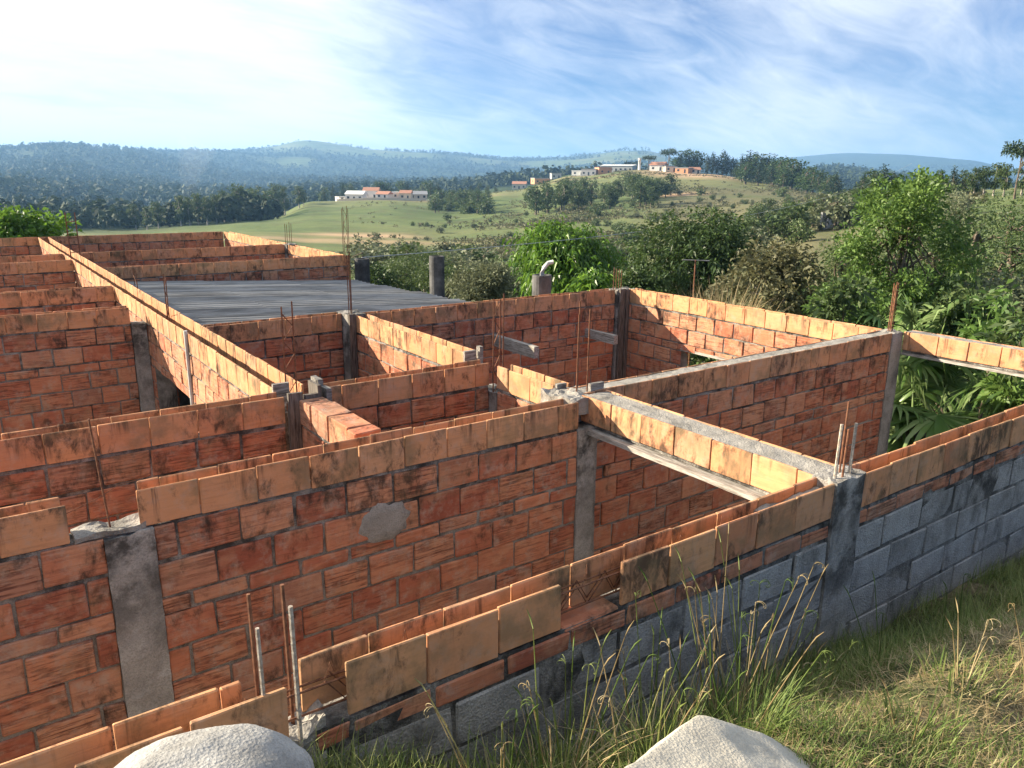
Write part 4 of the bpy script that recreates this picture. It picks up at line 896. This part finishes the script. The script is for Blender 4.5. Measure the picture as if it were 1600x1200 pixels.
for a in ((535, 445, 9, 8, 3.2, 'hw', 'rg', 'flat', 'lowest white house at the far end of the village wall'), (556, 438, 13, 8, 4.6, 'hw', 'rw', 'gable', 'white village house with a pale pitched roof'),
          (580, 450, 11, 8, 5.6, 'hw', 'rt', 'gable', 'two-storey white village house with a clay roof'), (600, 440, 9, 7, 3.6, 'hw', 'rt', 'gable', 'small white village house with a clay tile roof'),
          (618, 446, 12, 7, 4.2, 'hw', 'rw', 'flat', 'white flat-roofed village house'), (634, 440, 8, 7, 4.6, 'hc', 'rt', 'gable', 'cream village house with a clay roof'),
          (652, 450, 13, 8, 4.0, 'hc', 'rg', 'gable', 'wide cream village house with a grey roof'),
          (700, 900, 22, 12, 6, 'hw', 'rg', 'shed', 'white shed in the valley beyond the village'), (720, 940, 30, 14, 7, 'hg', 'rw', 'shed', 'long grey shed in the valley beyond the village'), (757, 900, 14, 10, 6, 'hw', 'rt', 'gable', 'white house beyond the gully trees'), (615, 1000, 40, 16, 11, 'hg', 'rg', 'flat', 'tall grey building far behind the village'),
          (812, 620, 14, 9, 5, 'hc', 'rt', 'gable', 'cream house at the start of the hill road'), (846, 560, 17, 9, 4.6, 'ho', 'rg', 'flat', 'orange block house under construction on the hill road'), (868, 555, 9, 8, 4.5, 'hg', 'rg', 'flat', 'small grey house beside the orange block house'),
          (906, 545, 12, 9, 4.0, 'hw', 'rw', 'flat', 'white boxy house on the hill road'), (922, 540, 13, 9, 5.0, 'hg', 'rg', 'flat', 'grey boxy house on the hill road'), (942, 540, 12, 8, 5.2, 'ho', 'rt', 'flat', 'brown house below the long shed'), (965, 560, 30, 12, 5.4, 'hg', 'rw', 'shed', 'long pale shed on the hilltop'),
          (1028, 505, 12, 9, 4.6, 'hw', 'rt', 'gable', 'white house with a clay roof on the hilltop'), (1044, 500, 10, 8, 4.0, 'hc', 'rg', 'flat', 'cream flat house on the hilltop earth terrace'), (1068, 495, 11, 8, 3.8, 'ho', 'rg', 'flat', 'bare orange block house on the hilltop earth terrace'), (1084, 500, 8, 7, 3.4, 'hc', 'rt', 'gable', 'small cream house at the end of the earth terrace')):
    house_at(*a, rz=-az_of(a[0])+rr.uniform(-.5, .5))
e = empty('village_wall', ground_at(525, 432), 'long low cream wall in front of the village houses', 'wall'); e['kind'] = 'thing'
wp = [ground_at(525+12*i, 432-4*math.sin(i/11*3.1)) for i in range(12)]
for i in range(11):
    a, b = wp[i]-wp[0], wp[i+1]-wp[0]; m = MB(); m.add([a+Vector((0, 0, -1)), b+Vector((0, 0, -1)), b+Vector((0, .2, -1)), a+Vector((0, .2, -1)), a+Vector((0, 0, 1.3)), b+Vector((0, 0, 1.3)), b+Vector((0, .2, 1.3)), a+Vector((0, .2, 1.3))], [(0, 1, 5, 4), (1, 2, 6, 5), (2, 3, 7, 6), (3, 0, 4, 7), (4, 5, 6, 7)])
    link('panel', m.mesh('panel'), M['hc'], e)
p = ground_at(998, 505); e = empty('water_tower', p, 'slim white water tower on the hilltop', 'tower')
m = MB(); m.tube([(0, 0, 0), (0, 0, 5.6)], .8, 14); link('shaft', m.mesh('shaft', True), M['hw'], e)
m = MB(); m.tube([(0, 0, 5.6), (0, 0, 7.0)], 1.0, 14); link('tank', m.mesh('tank'), M['hw'], e)
# grey block wall down in the valley
a, b = ground_at(1290, 95), ground_at(1345, 112); dv = b-a; n = 7
e = empty('boundary_wall', a, 'dark grey block boundary wall below the pine clump', 'wall'); e['kind'] = 'thing'
for i in range(n):
    m = MB(); s = dv/n; q = Vector((-dv.y, dv.x, 0)).normalized()*.1; c0 = s*(i+.01); c1 = s*(i+.97)
    zt = 2.0; V = [c0-q, c1-q, c1+q, c0+q]; lo = [v+Vector((0, 0, -.5)) for v in V]; hi = [v+Vector((0, 0, zt-.0)) for v in V]
    m.add(lo+hi, [(0, 1, 5, 4), (1, 2, 6, 5), (2, 3, 7, 6), (3, 0, 4, 7), (4, 5, 6, 7)]); link('panel', m.mesh('panel'), M['hg'], e)

# -- things close by
def fan_palm(loc, label, seed, n=14, R=1.0, trunk=1.6):
    rs = random.Random(seed); e = empty('fan_palm', loc, label, 'palm')
    m = MB(); m.tube([(0, 0, -trunk), (.03, 0, -trunk*.5), (0, 0, 0)], [.16, .13, .11], 9); link('trunk', m.mesh('trunk', True), M['bark'], e)
    for i in range(n):
        a = i*2.4+rs.uniform(-.3, .3); el = rs.uniform(-.35, 1.15); pl = R*rs.uniform(.55, .95); out = Vector((math.cos(a)*math.cos(el), math.sin(a)*math.cos(el), math.sin(el)))
        tip = out*pl+Vector((0, 0, -.12)); m = MB(); m.tube([(0, 0, 0), out*pl*.55+Vector((0, 0, .05)), tip], [.018, .012, .009], 5); st = link('leaf_stem', m.mesh('stem', True), ML['palm'], e)
        side = out.cross(Vector((0, 0, 1))).normalized(); nrm = side.cross(out).normalized(); V = []; F = []; RN = []; nl = 30
        for k in range(nl):
            th = (k/(nl-1)-.5)*R_(270); d = out*math.cos(th)+side*math.sin(th); d = (d+nrm*.12*rs.uniform(-1, 1)).normalized(); ln = R*.72*rs.uniform(.85, 1.05)*(1-.22*abs(th)/2.4)
            wv = d.cross(nrm).normalized()*.034*R; b = len(V); q = rs.uniform(.2, .95)
            for s, wd, dr in ((.03, .5, 0), (.5, 1., .05), (.8, .62, .20), (1., .04, .48)):
                c = tip+d*ln*s+Vector((0, 0, -dr*ln*(.7+.5*rs.random())))
                V += [tuple(c-wv*wd), tuple(c+nrm*.006), tuple(c+wv*wd)]; RN += [q]*3
            for s in range(3):
                o = b+3*s; F += [(o, o+3, o+4, o+1), (o+1, o+4, o+5, o+2)]
        link('fan_leaf', mesh_np('fan', V, F, RN), ML['palm'], e)
    return e
def at_x(px, py, X):
    d = ray(px, py); return EYE+d*(X/d.x)
def at_y(px, py, Y):
    d = ray(px, py); return EYE+d*(Y/d.y)
fan_palm(at_x(1480, 600, 11.2), 'fan palm with drooping fingered leaves seen under the tile beam', 3, 16, 1.3)
fan_palm(at_x(1450, 545, 11.6), 'fan palm rising above the tile beam', 4, 13, 1.05, 2.0)
fan_palm(at_x(1425, 660, 10.6), 'low fan palm beside the concrete corner column', 6, 13, 1.1, 1.2)
for i, (px, py, X, R, lb) in enumerate(((1560, 490, 10.5, .55, 'broad-leaved light green plant above the tile beam'), (1500, 470, 11.5, .5, 'broad-leaved plant behind the upper palm'), (1595, 520, 9.6, .5, 'broad-leaved plant at the end of the tile beam'), (1575, 615, 9.6, .26, 'bright broad-leaved shoot under the tile beam'), (1320, 470, 9.6, .42, 'bright large-leaved shoot behind the sunlit wall'))):
    p = at_x(px, py, X); e = empty('leafy_plant', p, lb, 'plant')
    bl = lobes(200+i, 7, R*.8, R*.8, -R*.6, R*.4, R*.3, R*.5, .4)
    link('leaves', crown_mesh('leaves', bl, 520, .14, .05, 60+i, droop=.35, spray=5, hollow=.1, out=.9, up=.3), ML['light' if i in (0, 3) else 'mid'], e)
    link('stem', trunk_mesh('stem', 1.6, .03, [], 60+i), M['bark'], e).location.z = -1.7
for i, (px, py, X, rad, n) in enumerate(((1530, 640, 13.5, 1.8, 5000), (1590, 560, 14.5, 2.0, 4500), (1110, 600, 10.2, 1.5, 5000))):
    p = at_x(px, py, X); e = empty('dense_shrub', p, ('shaded dense shrub behind the palms', 'dense shrub rising behind the broad-leaved plants', 'dense shrub outside the window opening of the sunlit wall')[i], 'shrub')
    link('leaves', crown_mesh('leaves', lobes(300+i, 12, rad*.8, rad*.8, -rad, rad*.5, rad*.3, rad*.5, .4), n, .14, .06, 70+i, hollow=.3), ML['dark'], e)
    link('stem', trunk_mesh('stem', 2.2, .05, [], 70+i), M['bark'], e).location.z = -2.6

for pxa, pya, pxb, pyb, th in ((772, 531, 838, 556, .07), (917, 520, 962, 534, .06)):
    a = at_y(pxa, pya, 8.03); b = at_x(pxb, pyb, a.x); yb = min(b.y, 7.6)
    o = board(wB, a.x-.035, a.x+.035, yb, 8.05, a.z-th, a.z+th, 'wood_h', 'timber')
# antenna-like pole behind the sunlit wall, wire to the valley
e = empty('tee_pole', (8.62, 7.55, -2.8), 'thin rusty pole with a crossbar behind the sunlit wall', 'pole')
m = MB(); m.tube([(0, 0, 0), (-.02, 0, 3.2)], .010, 6); link('post', m.mesh('post'), M['rust'], e)
m = MB(); m.tube([(-.16, .12, 3.2), (.15, -.11, 3.19)], .008, 6); link('crossbar', m.mesh('crossbar'), M['fibro'], e)
P0 = Vector((6.62, 14.4, -.05)); d = ray(1425, 255); P1 = EYE+d*(75/math.hypot(d.x, d.y))
m = MB(); m.tube([P0.lerp(P1, s)+Vector((0, 0, -1.1*4*s*(1-s))) for s in np.linspace(0, 1, 40)], .009, 5)
w = link('power_line', m.mesh('wire'), M['plastic'], None, label='thin pale cable slung from the short pipe post across the valley', category='cable')

# loose lumps of concrete on the bank
def lump(name, pts, mat, label, cat, amp=.012, cuts=4, smooth=0.):
    import bmesh
    bm = bmesh.new()
    for p in pts: bm.verts.new(p)
    bmesh.ops.convex_hull(bm, input=bm.verts)
    bmesh.ops.triangulate(bm, faces=bm.faces)
    for _ in range(cuts): bmesh.ops.subdivide_edges(bm, edges=[e for e in bm.edges if e.calc_length() > .03], cuts=1, use_grid_fill=True); bmesh.ops.triangulate(bm, faces=bm.faces)
    if smooth:
        for _ in range(int(smooth)): bmesh.ops.smooth_vert(bm, verts=bm.verts, factor=.5, use_axis_x=True, use_axis_y=True, use_axis_z=True)
    for v in bm.verts:
        v.co += mnoise.noise_vector(v.co*5)*amp+mnoise.noise_vector(v.co*17)*amp*.45
    me = bpy.data.meshes.new(name); bm.to_mesh(me); bm.free(); me.polygons.foreach_set('use_smooth', [True]*len(me.polygons)); me.update()
    return link(name, me, M[mat], None, label=label, category=cat)
# left: rounded drum-like lump
c0 = at_y(296, 1122, 1.60); pts = []
for k in range(16):
    a = 2*math.pi*k/16
    for rad, z in ((.29, c0.z-.52), (.30, c0.z-.26), (.27, c0.z-.14), (.19, c0.z-.065), (.09, c0.z-.04)): pts.append((c0.x-.045+rad*math.cos(a)*1.05, 1.50+rad*.80*math.sin(a), z))
lump('concrete_lump', pts, 'pale', 'rounded pale lump of rough concrete below the cement-coated rebars', 'concrete', .014, 4, 4)
pk = at_y(1095, 1116, 1.30); l1 = at_y(1058, 1156, 1.32); l0 = at_y(1022, 1162, 1.22); lf = at_y(970, 1204, 1.12); r1 = at_y(1185, 1142, 1.22); r0 = at_y(1295, 1204, 1.12)
pts = [pk, r1, r0, l1, l0, lf]
for p in (pk, r1, r0, l1, l0, lf): pts += [(p.x-.10, p.y-.30, p.z+.05), (p.x, p.y, min(p.z, -.1)-.35), (p.x-.10, p.y-.30, -.45)]
lump('concrete_slab', pts, 'pale2', 'broken cream concrete slab with a straight edge in the grass', 'concrete', .007, 4, 1)

# ------------------------------------------------------------------ grass
def blades(base, az, lean, L, W, curl, rs, seg=5, grow=None):
    """ribbons: base (n,3), direction of lean, length, width, how far the tip bends over"""
    n = len(base); V = np.zeros((n, seg+1, 2, 3)); p = base.copy(); th = lean.copy(); side = np.stack([-np.sin(az), np.cos(az), np.zeros(n)], -1)
    for s in range(seg+1):
        w = W*(1-(s/seg)**1.6)*.5+.0003
        V[:, s, 0] = p-side*w[:, None]; V[:, s, 1] = p+side*w[:, None]
        st = L/seg; p = p+np.stack([np.cos(az)*np.sin(th)*st, np.sin(az)*np.sin(th)*st, np.cos(th)*st], -1); th = th+curl/seg
    b = (np.arange(n)*(seg+1)*2)[:, None]; s = np.arange(seg)[None]*2
    F = np.stack([b+s, b+s+1, b+s+3, b+s+2], -1).reshape(-1, 4); return V.reshape(-1, 3), F
g = np.random.default_rng(77)
n = 70000; bx = g.uniform(.6, 9.0, n*2); by = 2.04-2.6*g.random(n*2)**1.1
dens = .45+.55*np.sin(bx*2.1+1)*np.cos(by*2.7+.4)+.35*np.sin(bx*6.3+by*5.1)+.25*(by > 1.55); k = (g.random(n*2) < np.clip(dens, .1, 1)); bx, by = bx[k][:n], by[k][:n]; n = len(bx)
base = np.stack([bx, by, bank_z(bx, by)-.005], -1)
V, F = blades(base, g.uniform(0, 6.28, n), np.abs(g.normal(.45, .35, n)), g.uniform(.03, .105, n)*(1+.9*(by > 1.5)), g.uniform(.002, .0045, n), g.normal(.7, .5, n), g, 3)
rn = np.clip(g.normal(.46, .24, n)-.22*(by > 1.35)+.4*(np.sin(bx*3.3+by*2.1) > .1)*(by < 1.5), 0, .99); link('short_grass', mesh_np('short_grass', V, F, np.repeat(rn, 8)), ML['grass'], None, kind='stuff', label='short green and straw-coloured grass covering the bank', category='grass')  # darker, greener tone near the wall paints its shadow band into the blades
n = 42000; bx = g.uniform(.6, 8.0, n); by = 1.75-2.2*g.random(n); base = np.stack([bx, by, bank_z(bx, by)+.006], -1)
V, F = blades(base, g.uniform(0, 6.28, n), g.normal(1.35, .18, n), g.uniform(.03, .12, n), g.uniform(.0015, .0035, n), g.normal(.2, .3, n), g, 2)
link('dry_litter', mesh_np('litter', V, F, np.repeat(g.random(n), 6)), ML['straw'], None, kind='stuff', label='dry straw litter lying on the bank', category='straw')
def clump(x, y, n, L, rad, seed, label, stalks=5, SL=.55, mat='grass', lean=.32, z=None, az_bias=None):
    g = np.random.default_rng(seed); zb = float(bank_z(np.array(x), np.array(y))) if z is None else z
    e = empty('grass_clump', (x, y, zb), label, 'grass'); a = g.uniform(0, 6.28, n); q = rad*g.random(n)**.6; base = np.stack([q*np.cos(a), q*np.sin(a), np.full(n, -.02)], -1)
    if z is None: base[:, 2] = bank_z(x+base[:, 0], y+base[:, 1])-zb-.01
    V, F = blades(base, a+g.normal(0, .7, n), np.abs(g.normal(lean, .2, n)), L*g.uniform(.4, 1.1, n), g.uniform(.003, .0075, n)*(1 if z is None else 2), np.abs(g.normal(.7, .45, n)), g, 5)
    link('blades', mesh_np('blades', V, F, np.repeat(np.clip(g.normal(.5, .25, n), 0, .99), 12)), ML[mat], e, kind='stuff')
    rs = random.Random(seed)
    for i in range(stalks):
        az = rs.uniform(0, 6.28); h = SL*rs.uniform(.65, 1.1); ln = rs.uniform(.05, .40)*h; q = rad*.6*rs.random(); m = MB()
        b = Vector((q*math.cos(az), q*math.sin(az), 0)); dv = Vector((math.cos(az), math.sin(az), 0)); pts = [b, b+dv*ln*.36+Vector((0, 0, h*.4)), b+dv*ln*.72+Vector((0, 0, h*.75)), b+dv*ln+Vector((0, 0, h))]
        m.tube(pts, [.0030, .0026, .0020, .0016], 5); top = pts[-1]
        if i % 3 == 0:                            # seed rays that curl back on themselves
            for k in range(3):
                a2 = az+rs.uniform(-1.5, 1.5); u = Vector((math.cos(a2), math.sin(a2), 0)); R = rs.uniform(.008, .017); c = top+u*R
                m.tube([c-u*R*math.cos(th)+Vector((0, 0, R*math.sin(th)))+u*.02*th/5 for th in np.linspace(0, rs.uniform(3.5, 5.6), 10)], .0012, 4)
        else:
            m.tube([top, top+dv*.015+Vector((0, 0, .03)), top+dv*.035+Vector((0, 0, .055))], [.0016, .0028, .001], 5)
        link('stalk', m.mesh('stalk', True), ML['straw' if rs.random() < .5 else 'grass'], e)
    return e
for i, (x, y, n, L, rad, st, SL, lb) in enumerate((
        (2.15, 1.62, 260, .40, .16, 11, .80, 'tall green grass clump with curled seed heads beside the cream slab'), (2.42, 1.66, 260, .36, .16, 9, .72, 'tall grass clump with golden stalks against the block wall'),
        (1.85, 1.68, 200, .36, .15, 9, .66, 'tall thin grass clump under the gap in the tiles'), (1.5, 1.74, 130, .32, .15, 9, .56, 'sparse tall grass under the second front tile'), (1.2, 1.72, 90, .28, .14, 8, .50, 'sparse tall grass under the first front tile'),
        (2.0, 1.40, 200, .26, .14, 4, .40, 'bushy green grass just behind the cream slab'), (1.62, 1.45, 110, .26, .12, 5, .40, 'thin grass tuft between the slab and the front wall'),
        (2.75, 1.72, 90, .25, .16, 4, .36, 'grass tuft below the front concrete column'), (3.2, 1.55, 70, .2, .15, 3, .34, 'small grass tuft in the shade past the front column'), (3.0, 1.12, 70, .16, .14, 4, .30, 'small grass tuft in the sun on the bank'),
        (2.45, 1.05, 90, .16, .14, 3, .28, 'low sunny grass tuft beside the cream slab'), (3.9, 1.5, 60, .2, .2, 2, .4, 'lone grass tuft further along the block wall'))):
    clump(x, y, n, L, rad, 500+i, lb, st, SL)
for i, (x, y, n, L, st, SL, lb) in enumerate(((2.28, 1.60, 70, .42, 7, .70, 'pale dry straw stalks between the two tall grass clumps'), (1.95, 1.62, 60, .40, 6, .60, 'pale dry straw stalks under the gap in the tiles'),
        (1.38, 1.66, 50, .34, 6, .50, 'pale dry straw stalks under the first pair of tiles'), (1.66, 1.60, 50, .34, 5, .48, 'short pale straw stalks beside the cream slab'), (2.62, 1.60, 50, .30, 5, .42, 'pale straw tuft at the foot of the front column'), (3.3, .95, 60, .18, 4, .28, 'low straw tuft on the sunny bank'))):
    clump(x, y, n, L, .15, 540+i, lb, st, SL, 'straw')
p = at_x(1125, 478, 8.25); clump(p.x, p.y, 240, .75, .45, 560, 'dry golden grass clump behind the sunlit wall', 0, .5, 'straw', .18, z=p.z-.35)
p = at_x(1165, 490, 8.3); clump(p.x, p.y, 160, .55, .35, 561, 'smaller dry grass clump behind the sunlit wall', 0, .5, 'straw', .2, z=p.z-.3)
# weeds with pale flower spikes
def weed(x, y, h, seed, label):
    rs = random.Random(seed); zb = float(bank_z(np.array(x), np.array(y))); e = empty('flower_weed', (x, y, zb), label, 'weed')
    m = MB(); m.tube([(0, 0, 0), (.01, 0, h*.5), (.005, .01, h)], [.003, .0025, .0012], 5); link('stem', m.mesh('stem'), ML['grass'], e)
    m = MB()
    for k in range(14):
        z = h*(.55+.44*k/14); a = k*2.4; d = Vector((math.cos(a), math.sin(a), 0)); c = Vector((.006, .006, z))
        m.tube([c, c+d*.009+Vector((0, 0, .003)), c+d*.013+Vector((0, 0, -.006))], [.001, .0022, .0006], 4)
    link('flower_spike', m.mesh('spike'), ML['straw'], e)
weed(2.62, .98, .27, 1, 'weed with a pale flower spike in the open grass'); weed(3.05, .80, .36, 2, 'tall pale-flowered weed at the sunny edge of the bank'); weed(2.55, 1.55, .16, 3, 'small white-flowered weed beside the front column')

# thin smoke rising from the valley wood
p = ground_at(287, 440); m = MB(); m.tube([Vector((0, 0, 6)), Vector((1.5, 0, 14)), Vector((4, 1, 24)), Vector((9, 3, 38))], [1.5, 3.5, 6, 10], 12)
t = NT('smoke'); v = t.n('ShaderNodeVolumePrincipled'); v.inputs['Color'].default_value = (.9, .93, 1, 1); v.inputs['Density'].default_value = .004; t.t.links.new(v.outputs[0], t.out.inputs['Volume'])
import bmesh
me = m.mesh('smoke'); bm = bmesh.new(); bm.from_mesh(me); bmesh.ops.recalc_face_normals(bm, faces=bm.faces); bm.to_mesh(me); bm.free()
link('smoke', me, t.m, None, kind='stuff').location = p
# ------------------------------------------------------------------ haze
zmin = float(Vt[:, 2].min())-1; zmax = float(Vt[:, 2].max())+25
hz = MB(); hz.box(-12500, 12500, -12500, 12500, zmin, zmax)
t = NT('haze'); v = t.n('ShaderNodeVolumePrincipled'); v.inputs['Color'].default_value = (.30, .58, 1, 1); v.inputs['Density'].default_value = 1.75e-4; v.inputs['Anisotropy'].default_value = .2
t.t.links.new(v.outputs[0], t.out.inputs['Volume'])
link('haze', hz.mesh('haze'), t.m, None, kind='stuff')
